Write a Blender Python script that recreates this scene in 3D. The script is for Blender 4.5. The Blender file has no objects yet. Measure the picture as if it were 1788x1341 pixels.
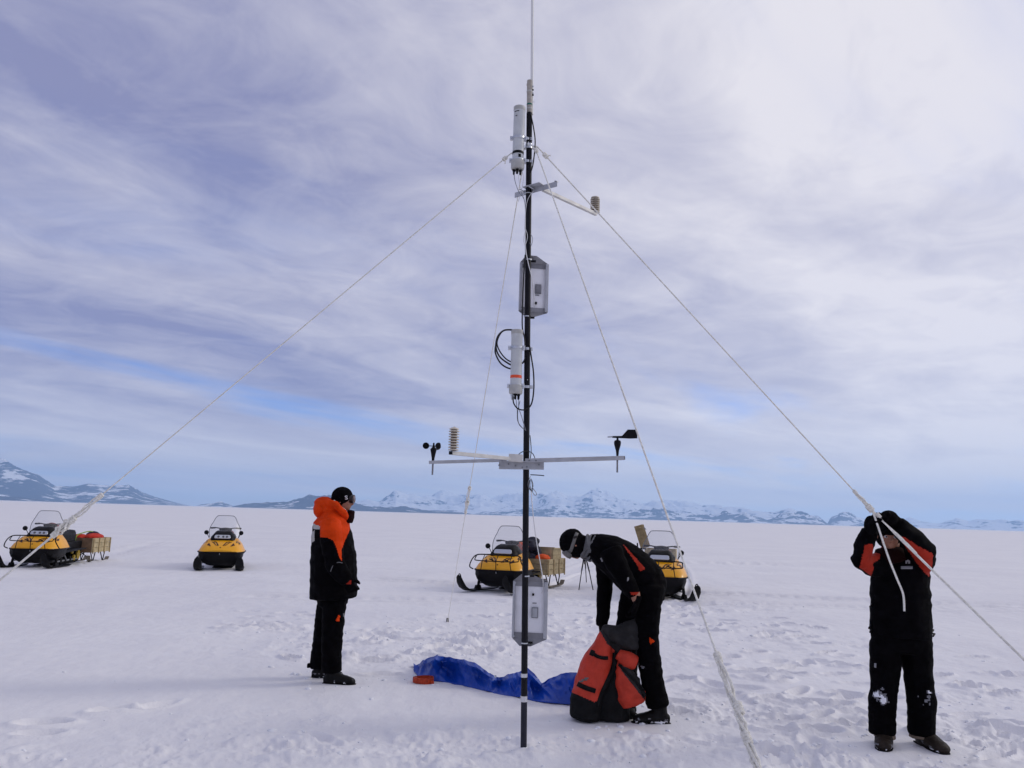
import bpy, bmesh, math, random
import numpy as np
from mathutils import Vector, Matrix, Euler, noise as mnoise
from mathutils.bvhtree import BVHTree

SC = bpy.context.scene
COL = SC.collection
rad = math.radians
random.seed(7)

# ------------------------------------------------------------------ camera, sky, sun, exposure
PW, PH, F = 1788.0, 1341.0, 1400.0          # photograph size and focal length in its pixels
CAM_H, PITCH, ROLL = 1.60, 9.31, 1.73
SKY_ROT, SKY_OFF = -45.0, ((47.9105, 43.0290, 0.0), (36.5075, 10.8170, 0.0))
SUN_EL, SUN_AZ = 27.0, 74.0                 # azimuth clockwise from +Y (the view direction)
cam = bpy.data.cameras.new('camera')
cam.sensor_width = 36.0
cam.lens = 36.0 * F / PW
cam.clip_start = 0.05
cam.clip_end = 90000.0
camo = bpy.data.objects.new('camera', cam)
COL.objects.link(camo)
RC = Matrix.Rotation(rad(90 + PITCH), 3, 'X') @ Matrix.Rotation(rad(ROLL), 3, 'Z')
camo.matrix_world = Matrix.Translation((0, 0, CAM_H)) @ RC.to_4x4()
SC.camera = camo
CAMP = Vector((0, 0, CAM_H))
RCn = np.array(RC)


def ray(px, py):
    return RC @ Vector(((px - PW / 2) / F, -(py - PH / 2) / F, -1.0))


def P(px, py, Y):                           # point of the place that shows at a pixel, Y metres ahead
    d = ray(px, py)
    return CAMP + d * (Y / d.y)


def G(px, py, z=0.0):                       # point on the ground
    d = ray(px, py)
    return CAMP + d * ((z - CAM_H) / d.z)


def MPP(px, py, Y):                         # metres per pixel
    return (P(px + 1, py, Y) - P(px, py, Y)).length


def proj(co):                               # points to pixels
    q = (np.asarray(co) - np.array(CAMP)) @ RCn
    return np.stack([PW / 2 - F * q[:, 0] / q[:, 2], PH / 2 + F * q[:, 1] / q[:, 2]], 1)


SUN_DIR = Vector((math.sin(rad(SUN_AZ)) * math.cos(rad(SUN_EL)), math.cos(rad(SUN_AZ)) * math.cos(rad(SUN_EL)), math.sin(rad(SUN_EL))))


class NT:                                   # a little wrapper to write node trees
    def __init__(s, tree):
        s.t = tree

    def n(s, typ, ins=None, **kw):
        nd = s.t.nodes.new(typ)
        for k, v in kw.items():
            setattr(nd, k, v)
        for k, v in (ins or {}).items():
            if isinstance(v, bpy.types.NodeSocket):
                s.t.links.new(v, nd.inputs[k])
            else:
                nd.inputs[k].default_value = v
        return nd

    def math(s, op, a, b=0.0, c=0.0, clamp=False):
        return s.n('ShaderNodeMath', {0: a, 1: b, 2: c}, operation=op, use_clamp=clamp).outputs[0]

    def vmath(s, op, a, b=(0, 0, 0)):
        return s.n('ShaderNodeVectorMath', {0: a, 1: b}, operation=op)

    def ramp(s, v, lo, hi, o0=0.0, o1=1.0):
        return s.n('ShaderNodeMapRange', {0: v, 1: lo, 2: hi, 3: o0, 4: o1}, interpolation_type='SMOOTHSTEP').outputs[0]

    def mixc(s, f, a, b):
        return s.n('ShaderNodeMix', {0: f, 6: a, 7: b}, data_type='RGBA').outputs[2]

    def noise(s, vec, scale, detail=4.0, rough=0.5, dist=0.0):
        return s.n('ShaderNodeTexNoise', {'Vector': vec, 'Scale': scale, 'Detail': detail, 'Roughness': rough, 'Distortion': dist}).outputs[0]


world = bpy.data.worlds.new('World')
SC.world = world
world.use_nodes = True
world.node_tree.nodes.clear()
w = NT(world.node_tree)
gen = w.n('ShaderNodeTexCoord').outputs['Generated']
sep = w.n('ShaderNodeSeparateXYZ', {0: gen})
dz = w.math('MAXIMUM', sep.outputs[2], 0.0)
den = w.math('ADD', dz, 0.10)
cu = w.math('DIVIDE', sep.outputs[0], den)
cv = w.math('DIVIDE', sep.outputs[1], den)
cuv = w.n('ShaderNodeCombineXYZ', {0: cu, 1: cv, 2: 0.0}).outputs[0]
rotv = w.n('ShaderNodeVectorRotate', {0: cuv, 'Angle': rad(SKY_ROT)}, rotation_type='Z_AXIS').outputs[0]
strk = w.vmath('MULTIPLY', rotv, (0.50, 1.05, 1.0)).outputs[0]
sky = w.n('ShaderNodeTexSky', sky_type='NISHITA', sun_disc=False, sun_elevation=rad(SUN_EL), sun_rotation=rad(SUN_AZ),
          altitude=50.0, air_density=1.0, dust_density=0.0, ozone_density=7.0)
blue = w.vmath('MULTIPLY', sky.outputs[0], (0.92, 0.92, 1.30)).outputs[0]
cover = w.noise(w.vmath('ADD', strk, SKY_OFF[0]).outputs[0], 0.80, 6.0, 0.52, 0.5)
body = w.noise(w.vmath('ADD', strk, SKY_OFF[1]).outputs[0], 1.15, 7.0, 0.58, 0.7)
fine = w.noise(w.vmath('ADD', rotv, (1.7, 4.2, 0)).outputs[0], 3.4, 8.0, 0.62, 0.9)
sund = w.vmath('DOT_PRODUCT', gen, tuple(SUN_DIR)).outputs['Value']
glow = w.ramp(sund, 0.0, 0.95)
tone = w.math('ADD', w.math('MULTIPLY', w.math('SUBTRACT', body, 0.5), 1.35),
              w.math('MULTIPLY', w.math('SUBTRACT', fine, 0.5), w.ramp(dz, 0.03, 0.30, 0.25, 0.80)))
tone = w.math('ADD', w.math('ADD', tone, w.math('MULTIPLY', glow, 0.72)), 0.26, clamp=True)
low = w.ramp(dz, 0.16, 0.02)                 # thicker, paler cloud bank towards the horizon
tone = w.math('ADD', tone, w.math('MULTIPLY', low, 0.22), clamp=True)
cloud = w.mixc(tone, (2.30, 2.38, 3.95, 1), (7.3, 7.05, 7.35, 1))
cloud = w.mixc(w.math('MULTIPLY', low, 0.45), cloud, (7.0, 6.5, 6.5, 1))
alpha = w.ramp(cover, 0.16, 0.49)
alpha = w.math('MULTIPLY', alpha, w.ramp(dz, 0.008, 0.026))
alpha = w.math('MULTIPLY', alpha, 0.94)
skyc = w.mixc(alpha, blue, cloud)
bg = w.n('ShaderNodeBackground', {0: skyc, 1: 0.10})
w.t.links.new(bg.outputs[0], w.n('ShaderNodeOutputWorld').inputs[0])

sunl = bpy.data.lights.new('sun', 'SUN')
sunl.energy = 0.80
sunl.angle = rad(16)
sunl.color = (1.0, 0.93, 0.84)
suno = bpy.data.objects.new('sun', sunl)
suno.rotation_euler = SUN_DIR.to_track_quat('Z', 'Y').to_euler()
COL.objects.link(suno)

SC.view_settings.view_transform = 'Standard'
SC.view_settings.look = 'None'
SC.view_settings.gamma = 1.0
SC.view_settings.exposure = 0.25
SC.view_settings.use_curve_mapping = False
SC.render.engine = 'CYCLES'
SC.cycles.use_denoising = True
SC.cycles.max_bounces = 6
SC.cycles.volume_bounces = 2
SC.cycles.transparent_max_bounces = 12

# ------------------------------------------------------------------ helpers
MATS = {}


def mat(name, col, rough=0.7, metal=0.0, spec=0.3, var=0.0, vscale=8.0, bump=0.0, bscale=60.0, coat=0.0, col2=None):
    if name in MATS:
        return MATS[name]
    m = bpy.data.materials.new(name)
    m.use_nodes = True
    m.node_tree.nodes.clear()
    t = NT(m.node_tree)
    b = t.n('ShaderNodeBsdfPrincipled', {'Roughness': rough, 'Metallic': metal, 'Specular IOR Level': spec, 'Coat Weight': coat})
    obj = t.n('ShaderNodeTexCoord').outputs['Object']
    c = (*col, 1)
    if var > 0 or col2:
        nz = t.noise(obj, vscale, 5, 0.6)
        lo = tuple(max(0, x * (1 - var)) for x in col) if not col2 else col2
        hi = tuple(min(1, x * (1 + var)) for x in col) if not col2 else col
        b_ = t.mixc(t.ramp(nz, 0.3, 0.7), (*lo, 1), (*hi, 1))
        t.t.links.new(b_, b.inputs['Base Color'])
        rr = t.ramp(nz, 0.2, 0.8, min(1, rough * 1.15), rough * 0.85)
        t.t.links.new(rr, b.inputs['Roughness'])
    else:
        b.inputs['Base Color'].default_value = c
    if bump > 0:
        bn = t.noise(obj, bscale, 4, 0.6)
        bp = t.n('ShaderNodeBump', {'Strength': bump, 'Distance': 0.01, 'Height': bn})
        t.t.links.new(bp.outputs[0], b.inputs['Normal'])
    t.t.links.new(b.outputs[0], t.n('ShaderNodeOutputMaterial').inputs[0])
    MATS[name] = m
    return m


class Thing:
    """An Empty at a thing's base; its parts are built around it."""
    def __init__(s, name, loc, label, cat, group=None, rz=0.0, kind=None):
        s.o = bpy.data.objects.new(name, None)
        COL.objects.link(s.o)
        s.M = Matrix.Translation(Vector(loc)) @ Matrix.Rotation(rz, 4, 'Z')
        s.o.location = loc
        s.o.rotation_euler = (0, 0, rz)
        s.o.empty_display_size = 0.1
        tag(s.o, label, cat, group, kind)
        s.inv = s.M.inverted()


def tag(o, label, cat, group=None, kind=None):
    if label:
        o['label'] = label
    if cat:
        o['category'] = cat
    if group:
        o['group'] = group
    if kind:
        o['kind'] = kind
    return o


def frame(t, hint):
    t = t.normalized()
    d = hint - t * hint.dot(t)
    if d.length < 0.15:
        hint = Vector((0, 0, 1)) if abs(t.z) < 0.9 else Vector((1, 0, 0))
        d = hint - t * hint.dot(t)
    d.normalize()
    return t.cross(d), d


class MB:
    def __init__(s):
        s.v, s.f, s.m = [], [], []

    def add(s, vs, fs, mi=0):
        b = len(s.v)
        s.v += [tuple(x) for x in vs]
        s.f += [tuple(i + b for i in f) for f in fs]
        s.m += [mi] * len(fs)
        return s

    def box(s, c, sz, R=None, mi=0, taper=1.0):
        c = Vector(c)
        vs = []
        for dz_ in (-.5, .5):
            k = 1.0 if dz_ < 0 else taper
            for dx, dy in ((-.5, -.5), (.5, -.5), (.5, .5), (-.5, .5)):
                p = Vector((dx * sz[0] * k, dy * sz[1] * k, dz_ * sz[2]))
                vs.append(c + (R @ p if R else p))
        return s.add(vs, [(3, 2, 1, 0), (4, 5, 6, 7), (0, 1, 5, 4), (1, 2, 6, 5), (2, 3, 7, 6), (3, 0, 4, 7)], mi)

    def bar(s, a, b, wd, ht, mi=0, up=Vector((0, 0, 1))):          # a straight bar from a to b
        a, b = Vector(a), Vector(b)
        t = (b - a)
        L = t.length
        t.normalize()
        x = up.cross(t)
        if x.length < 1e-4:
            x = Vector((1, 0, 0))
        x.normalize()
        z = t.cross(x)
        R = Matrix((x, z, t)).transposed()
        return s.box((a + b) / 2, (wd, ht, L), R, mi)

    def rings(s, rs, mi=0, cap=True, closed=False):
        n = len(rs[0])
        vs = [p for r in rs for p in r]
        fs = []
        m = len(rs)
        for i in range(m if closed else m - 1):
            for k in range(n):
                a, b = i * n + k, i * n + (k + 1) % n
                c, d = ((i + 1) % m) * n + (k + 1) % n, ((i + 1) % m) * n + k
                fs.append((a, b, c, d))
        if cap and not closed:
            fs.append(tuple(range(n - 1, -1, -1)))
            fs.append(tuple(range((m - 1) * n, m * n)))
        return s.add(vs, fs, mi)

    def tube(s, path, r, n=8, mi=0, cap=True, closed=False):
        path = [Vector(p) for p in path]
        m = len(path)
        rr = r if isinstance(r, (list, tuple)) else [r] * m
        rs = []
        hint = Vector((0, 1, 0.13))
        for i, p in enumerate(path):
            if closed:
                t = path[(i + 1) % m] - path[i - 1]
            else:
                t = path[min(i + 1, m - 1)] - path[max(i - 1, 0)]
            sd, d = frame(t, hint)
            hint = d
            rs.append([p + (sd * math.cos(a) + d * math.sin(a)) * rr[i] for a in [2 * math.pi * k / n for k in range(n)]])
        return s.rings(rs, mi, cap, closed)

    def lathe(s, prof, base, axis=(0, 0, 1), n=20, mi=0):          # profile of (radius, height) about an axis
        base, axis = Vector(base), Vector(axis).normalized()
        sd, d = frame(axis, Vector((0, 1, 0.1)))
        rs = [[base + axis * h + (sd * math.cos(a) + d * math.sin(a)) * max(r, 1e-4) for a in [2 * math.pi * k / n for k in range(n)]] for r, h in prof]
        return s.rings(rs, mi)

    def ell(s, c, rx, ry, rz, R=None, nu=14, nv=9, mi=0):
        c = Vector(c)
        rs = []
        for j in range(nv):
            ph = math.pi * (j + 0.35) / (nv - 0.3) if False else math.pi * (0.04 + 0.92 * j / (nv - 1))
            ring = []
            for k in range(nu):
                a = 2 * math.pi * k / nu
                p = Vector((rx * math.sin(ph) * math.cos(a), ry * math.sin(ph) * math.sin(a), -rz * math.cos(ph)))
                ring.append(c + (R @ p if R else p))
            rs.append(ring)
        return s.rings(rs, mi)

    def prism(s, poly, M, h, mi=0):                                # polygon in the xy plane of M, thickness h
        n = len(poly)
        a = [M @ Vector((x, y, 0)) for x, y in poly]
        b = [M @ Vector((x, y, h)) for x, y in poly]
        fs = [tuple(range(n - 1, -1, -1)), tuple(range(n, 2 * n))] + [(i, (i + 1) % n, n + (i + 1) % n, n + i) for i in range(n)]
        return s.add(a + b, fs, mi)

    def mesh(s, name, M=None):
        me = bpy.data.meshes.new(name)
        v = s.v if M is None else [tuple(M @ Vector(p)) for p in s.v]
        me.from_pydata(v, [], s.f)
        me.polygons.foreach_set('material_index', s.m)
        me.validate()
        return me

    def build(s, name, mats, thing=None, parent=None, local=False, smooth=True, angle=38, bevel=0.0, fix=True):
        me = s.mesh(name, thing.inv if (thing and not local) else None)
        if fix:
            bm = bmesh.new()
            bm.from_mesh(me)
            bmesh.ops.recalc_face_normals(bm, faces=bm.faces)
            bm.to_mesh(me)
            bm.free()
        return finish(me, name, mats, thing, parent, smooth, angle, bevel)


def finish(me, name, mats, thing=None, parent=None, smooth=True, angle=38, bevel=0.0):
    for m in (mats if isinstance(mats, (list, tuple)) else [mats]):
        me.materials.append(m)
    if smooth:
        me.shade_smooth()
        me.set_sharp_from_angle(angle=rad(angle))
    o = bpy.data.objects.new(name, me)
    COL.objects.link(o)
    if parent is not None:
        o.parent = parent
    elif thing is not None:
        o.parent = thing.o
    if bevel:
        bv = o.modifiers.new('bevel', 'BEVEL')
        bv.width = bevel
        bv.segments = 2
        bv.limit_method = 'ANGLE'
        bv.angle_limit = rad(40)
    return o


def remeshed(mb, voxel=0.012, smooth=3, wr=0.0, ws=6.0, seed=0.0, stretch=(1, 1, 1.8)):
    """One continuous skin round overlapping closed shapes, softened, with small folds."""
    me = mb.mesh('tmp')
    bm = bmesh.new()
    bm.from_mesh(me)
    bmesh.ops.recalc_face_normals(bm, faces=bm.faces)
    bm.to_mesh(me)
    bm.free()
    o = bpy.data.objects.new('tmp', me)
    COL.objects.link(o)
    r = o.modifiers.new('r', 'REMESH')
    r.mode = 'VOXEL'
    r.voxel_size = voxel
    dg = bpy.context.evaluated_depsgraph_get()
    dg.update()
    out = bpy.data.meshes.new_from_object(o.evaluated_get(dg))
    bpy.data.objects.remove(o)
    bpy.data.meshes.remove(me)
    n = len(out.vertices)
    co = np.empty(n * 3)
    out.vertices.foreach_get('co', co)
    co = co.reshape(-1, 3)
    ed = np.empty(len(out.edges) * 2, dtype=np.int64)
    out.edges.foreach_get('vertices', ed)
    ed = ed.reshape(-1, 2)
    cnt = np.bincount(ed.ravel(), minlength=n).astype(float)[:, None]
    for k in range(smooth * 2):
        lam = 0.6 if k % 2 == 0 else -0.35
        acc = np.zeros_like(co)
        for ax in range(3):
            acc[:, ax] = np.bincount(ed[:, 0], co[ed[:, 1], ax], n) + np.bincount(ed[:, 1], co[ed[:, 0], ax], n)
        co = co + lam * (acc / np.maximum(cnt, 1) - co)
    out.vertices.foreach_set('co', co.ravel())
    out.update()
    if wr > 0:
        nr = np.empty(n * 3)
        out.vertices.foreach_get('normal', nr)
        nr = nr.reshape(-1, 3)
        dsp = np.empty(n)
        for i in range(n):
            p = co[i]
            q = Vector((p[0] * ws / stretch[0] + seed, p[1] * ws / stretch[1], p[2] * ws * stretch[2]))
            a = mnoise.noise(q)
            b = mnoise.noise(q * 2.3 + Vector((5, 3, 1)))
            dsp[i] = (1 - 2.2 * abs(a)) * 0.7 + 0.5 * b
        co = co + nr * (dsp * wr)[:, None]
        out.vertices.foreach_set('co', co.ravel())
        out.update()
    return out, co


def inpoly(pt, poly):
    x, y = pt[:, 0], pt[:, 1]
    res = np.zeros(len(pt), bool)
    n = len(poly)
    j = n - 1
    for i in range(n):
        xi, yi = poly[i]
        xj, yj = poly[j]
        c = ((yi > y) != (yj > y)) & (x < (xj - xi) * (y - yi) / ((yj - yi) or 1e-9) + xi)
        res ^= c
        j = i
    return res


def skin(name, mb, mats, thing, parent=None, voxel=0.012, smooth=3, wr=0.0, ws=6.0, seed=0.0, matfn=None, stretch=(1, 1, 1.8)):
    me, co = remeshed(mb, voxel, smooth, wr, ws, seed, stretch)
    if matfn is not None:
        nf = len(me.polygons)
        c = np.empty(nf * 3)
        me.polygons.foreach_get('center', c)
        me.polygons.foreach_set('material_index', matfn(c.reshape(-1, 3)).astype(np.int32))
    if thing:
        me.transform(thing.inv)
    me.update()
    return finish(me, name, mats, thing, parent, True, 80)


def limb(mb, pts, Y0, n=14, endcap=0.6, hint=Vector((0, 1, 0))):
    """Tapered limb: points (pixel x, pixel y, metres behind Y0, half-width in pixels, half-depth in metres)."""
    cs = [P(p[0], p[1], Y0 + p[2]) for p in pts]
    m = len(cs)
    rs = []
    for i, p in enumerate(pts):
        t = cs[min(i + 1, m - 1)] - cs[max(i - 1, 0)]
        sd, d = frame(t, hint)
        a = p[3] * MPP(p[0], p[1], Y0 + p[2])
        b = p[4]
        ring = [cs[i] + sd * (a * math.cos(q)) + d * (b * math.sin(q)) for q in [2 * math.pi * k / n for k in range(n)]]
        if i == 0:
            tt = t.normalized() * (min(a, b) * endcap)
            rs.append([cs[i] - tt + (x - cs[i]) * 0.45 for x in ring])
        rs.append(ring)
        if i == m - 1:
            tt = t.normalized() * (min(a, b) * endcap)
            rs.append([cs[i] + tt + (x - cs[i]) * 0.45 for x in ring])
    mb.rings(rs)
    return cs


# ------------------------------------------------------------------ value noise on arrays
def pnoise(x, y, seed=0):
    xi, yi = np.floor(x).astype(np.int64), np.floor(y).astype(np.int64)
    xf, yf = x - xi, y - yi

    def g(ix, iy, fx, fy):
        h = (ix * 374761393 + iy * 668265263 + seed * 974711) & 0x7fffffff
        h = ((h ^ (h >> 13)) * 1274126177) & 0x7fffffff
        a = (h ^ (h >> 16)) * (2 * math.pi / 65536.0)
        return np.cos(a) * fx + np.sin(a) * fy
    u, v = xf * xf * xf * (xf * (xf * 6 - 15) + 10), yf * yf * yf * (yf * (yf * 6 - 15) + 10)
    a = g(xi, yi, xf, yf) * (1 - u) + g(xi + 1, yi, xf - 1, yf) * u
    b = g(xi, yi + 1, xf, yf - 1) * (1 - u) + g(xi + 1, yi + 1, xf - 1, yf - 1) * u
    return (a * (1 - v) + b * v) * 1.5


def fbm(x, y, octv=4, seed=0, gain=0.5, ridge=False):
    s, a, f = 0.0, 1.0, 1.0
    for k in range(octv):
        nz = pnoise(x * f + 17.3 * k, y * f - 9.1 * k, seed + k)
        s = s + a * ((1 - 2 * np.abs(nz)) if ridge else nz)
        a *= gain
        f *= 2.03
    return s


def sstep(x, a, b):
    t = np.clip((x - a) / (b - a), 0, 1)
    return t * t * (3 - 2 * t)
# ------------------------------------------------------------------ the ground: one sheet of snow to the horizon
TRAMPLED = [(700, 1130, .9, 1.0), (560, 1120, .8, .6), (850, 1115, 1.3, 1.0), (1010, 1120, 1.0, .9), (450, 1095, .7, .5), (1190, 1250, .7, .9),
            (1290, 1240, .6, .8), (1500, 1330, .7, .9), (1690, 1300, .8, 1.0), (1720, 1220, .6, .7), (1010, 1335, .7, 1.0), (420, 1325, .7, .8),
            (90, 1335, .5, .6), (1250, 1060, 1.0, .8), (1050, 1045, 1.6, .5), (1130, 1110, 1.2, .6), (1400, 1290, .7, .5), (1010, 1290, .4, .5),
            (760, 1325, .7, .7), (1350, 1110, 1.6, .35)]
TRAMPLED = [(G(a, b), r, k) for a, b, r, k in TRAMPLED]
FLAT = [(G(590, 1192), .28), (G(560, 1180), .22), (G(1140, 1262), .36), (G(1055, 1262), .32), (G(1532, 1306), .30), (G(1612, 1306), .30), (G(737, 1194), .15),
        (G(1085, 1256), .2)]
_rf = random.Random(5)
PRINTS = []
for px, py, n, sp in ((1430, 1130, 16, 1.3), (1380, 1180, 16, .9), (1260, 1090, 16, 1.1), (1480, 1250, 9, .6), (1680, 1180, 8, .8), (640, 1110, 14, .8), (820, 1130, 14, .9),
                      (1190, 1200, 12, .6), (500, 1085, 9, .8), (300, 1250, 5, .9), (1330, 1300, 8, .5), (960, 1095, 14, .9), (1710, 1270, 8, .5), (1120, 1060, 14, 1.2)):
    g = G(px, py)
    for k in range(n):
        PRINTS.append((g.x + _rf.gauss(0, sp * .6), g.y + _rf.gauss(0, sp), _rf.uniform(0, math.pi) if _rf.random() < .4 else _rf.gauss(.15, .35),
                       _rf.uniform(.13, .20), _rf.uniform(.055, .09), _rf.uniform(.03, .065)))


def snow_height(x, y):
    d = np.hypot(x, y)
    z = 0.05 * fbm(x / 7.0, y / 7.0, 2, 3) * sstep(d, 6, 14)
    z = z + 0.22 * fbm(x / 70.0, y / 70.0, 2, 8) * sstep(d, 35, 160) * (1 - sstep(d, 600, 2000))
    near = 1 - sstep(d, 30, 60)
    z = z + near * 0.012 * fbm(x / 0.9, y / 2.4, 3, 21)                          # wind ripples
    z = z + near * 0.0035 * fbm(x / 0.14, y / 0.2, 3, 25)
    sast = fbm(x / 2.6 + y * .15, y / .9, 3, 31)
    z = z + 0.022 * near * np.maximum(0, sast - .12) * sstep(d, 7, 12)
    T = np.zeros_like(x)
    for c, r, k in TRAMPLED:
        T = np.maximum(T, k * np.exp(-((x - c.x) ** 2 + (y - c.y) ** 2) / (2 * r * r)))
    T = np.clip(T * (0.75 + 0.9 * fbm(x / .8, y / .8, 3, 41)), 0, 1.2)
    lump = np.maximum(0, fbm(x / .38, y / .38, 4, 51, .55) + .05)
    crumb = np.maximum(0, fbm(x / .085, y / .085, 3, 61, .55) - .12)
    fc = np.maximum(0, fbm(x / .05, y / .05, 2, 71, .5) - .1)
    z = z + T * (0.082 * lump + 0.026 * crumb + .012 * fc - 0.020)
    for px, py, a, lx, ly, dp in PRINTS:
        m = (np.abs(x - px) < .45) & (np.abs(y - py) < .45)
        if not m.any():
            continue
        dx, dy = x[m] - px, y[m] - py
        u, v = (dx * math.cos(a) + dy * math.sin(a)) / lx, (-dx * math.sin(a) + dy * math.cos(a)) / ly
        q = u * u + v * v
        z[m] += -dp * np.exp(-q ** 3) + dp * .45 * np.exp(-((np.sqrt(q) - 1.45) / .28) ** 2)
    fl = np.zeros_like(x)
    for c, r in FLAT:
        fl = np.maximum(fl, 1 - sstep(np.hypot(x - c.x, y - c.y), r * .75, r * 1.5))
    z = z * (1 - fl) + 0.004 * fl
    b = POLE_BASE
    q = np.hypot(x - b.x - .075, y - b.y + .01)
    z = z + (0.050 + .03 * fbm(x / .07, y / .07, 2, 81)) * np.exp(-(q / .13) ** 2)
    for g, hd in TRACKS:                                                         # belt and ski marks left by the machines
        dx, dy = x - g.x, y - g.y
        m = (np.abs(dx) < 22) & (np.abs(dy) < 22)
        al, sd_ = -(dx[m] * hd.x + dy[m] * hd.y), -dx[m] * hd.y + dy[m] * hd.x
        sd_ = sd_ + .0035 * np.maximum(0, al - 3) ** 2
        on = sstep(al, 1.0, 1.6) * (1 - sstep(al, 12, 20))
        belt = 1 - sstep(np.abs(sd_), .24, .31)
        skis = np.exp(-((np.abs(sd_) - .5) / .06) ** 2)
        berm = np.exp(-((np.abs(sd_) - .37) / .06) ** 2) + .8 * np.exp(-((np.abs(sd_) - .63) / .06) ** 2)
        z[m] += on * (-.045 * belt - .035 * skis + .022 * berm + .010 * belt * np.sin(al * 2 * math.pi / .30))
    return z


POLE_BASE = G(914, 1313)
MACHINES = [((50, 992), -19, -8), ((381, 996), -5, 2), ((866, 1035), -17, -20), ((1150, 1048), -3, 24)]   # foot pixel, turn from the viewer, ski turn
TRACKS = []
for _p, _psi, _k in (MACHINES[0], MACHINES[2], MACHINES[3]):
    _g = G(*_p)
    _a = math.atan2(-_g.y, -_g.x) + rad(_psi)
    TRACKS.append((_g, Vector((math.cos(_a), math.sin(_a), 0))))
for _px, _py, _ang in ((560, 1008, 171), (1420, 985, 12), (300, 1040, 186)):
    TRACKS.append((G(_px, _py), Vector((math.cos(rad(_ang)), math.sin(rad(_ang)), 0))))


def sh(p):
    return float(snow_height(np.array([p[0]]), np.array([p[1]]))[0])


def build_ground():
    ang = np.concatenate([np.linspace(-180, -39, 40, endpoint=False), np.linspace(-39, 39, 760, endpoint=False), np.linspace(39, 180, 40, endpoint=False)])
    an = np.radians(ang)
    rr = np.concatenate([[0.05], np.geomspace(0.6, 3.2, 26, endpoint=False), np.geomspace(3.2, 24, 540, endpoint=False), np.geomspace(24, 300, 120, endpoint=False), np.geomspace(300, 42000, 30)])
    A, R_ = np.meshgrid(an, rr)
    x, y = (np.sin(A) * R_).ravel(), (np.cos(A) * R_).ravel()
    z = snow_height(x, y)
    na, nr = len(an), len(rr)
    i = np.arange(nr - 1)[:, None] * na
    j = np.arange(na)[None, :]
    jn = (j + 1) % na
    q = np.stack([(i + j), (i + jn), (i + na + jn), (i + na + j)], -1).reshape(-1, 4)
    q = q[:, ::-1]
    me = bpy.data.meshes.new('snow_ground')
    me.vertices.add(len(x))
    me.vertices.foreach_set('co', np.stack([x, y, z], 1).ravel())
    me.loops.add(q.size)
    me.loops.foreach_set('vertex_index', q.ravel().astype(np.int32))
    me.polygons.add(len(q))
    me.polygons.foreach_set('loop_start', np.arange(0, q.size, 4, dtype=np.int32))
    me.update(calc_edges=True)
    m = bpy.data.materials.new('snow')
    m.use_nodes = True
    m.node_tree.nodes.clear()
    t = NT(m.node_tree)
    pos = t.n('ShaderNodeNewGeometry').outputs['Position']
    big = t.noise(pos, 0.35, 4, .6)
    sm = t.noise(pos, 5.0, 5, .65)
    col = t.mixc(t.ramp(big, .3, .7), (0.755, 0.745, 0.765, 1), (0.815, 0.805, 0.81, 1))
    col = t.mixc(t.ramp(sm, .35, .75, 0, .35), col, (0.85, 0.85, 0.86, 1))
    grain = t.noise(pos, 46.0, 5, .7)
    gr2 = t.noise(t.vmath('MULTIPLY', pos, (1, .45, 1)).outputs[0], 8.0, 5, .65)
    hgt = t.math('ADD', t.math('MULTIPLY', grain, .35), gr2)
    bp = t.n('ShaderNodeBump', {'Strength': .36, 'Distance': .03, 'Height': hgt})
    b = t.n('ShaderNodeBsdfPrincipled', {'Base Color': col, 'Roughness': .62, 'Specular IOR Level': .25, 'Normal': bp.outputs[0]})
    t.t.links.new(b.outputs[0], t.n('ShaderNodeOutputMaterial').inputs[0])
    MATS['snow'] = m
    o = finish(me, 'snow_ground', m)
    o['kind'] = 'structure'
    o['label'] = 'trampled white snow plain reaching to the mountains'
    return o


# ------------------------------------------------------------------ mountains beyond the ice
def horizon_y(px):
    return 900.0 + (px - 894) * math.tan(rad(ROLL))


def mountain_mat(name, rock_shade, snowline, bias):
    m = bpy.data.materials.new(name)
    m.use_nodes = True
    m.node_tree.nodes.clear()
    t = NT(m.node_tree)
    geo = t.n('ShaderNodeNewGeometry')
    pos = geo.outputs['Position']
    nz = t.n('ShaderNodeSeparateXYZ', {0: geo.outputs['Normal']}).outputs[2]
    zz = t.n('ShaderNodeSeparateXYZ', {0: pos}).outputs[2]
    n1 = t.noise(pos, 0.0032, 6, .6)
    n2 = t.noise(t.vmath('MULTIPLY', pos, (1, 1, 2.5)).outputs[0], 0.009, 5, .55)
    v = t.math('ADD', nz, t.math('MULTIPLY', t.math('SUBTRACT', n1, .5), 1.5))
    v = t.math('ADD', v, t.math('MULTIPLY', t.math('SUBTRACT', n2, .5), .8))
    v = t.math('ADD', v, t.math('MULTIPLY', zz, snowline))
    f = t.ramp(v, bias, bias + .14)
    col = t.mixc(f, (*rock_shade, 1), (.84, .84, .85, 1))  # rock areas also stand in for the blue shade on snow faces
    b = t.n('ShaderNodeBsdfPrincipled', {'Base Color': col, 'Roughness': .85, 'Specular IOR Level': .1})
    t.t.links.new(b.outputs[0], t.n('ShaderNodeOutputMaterial').inputs[0])
    return m


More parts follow.
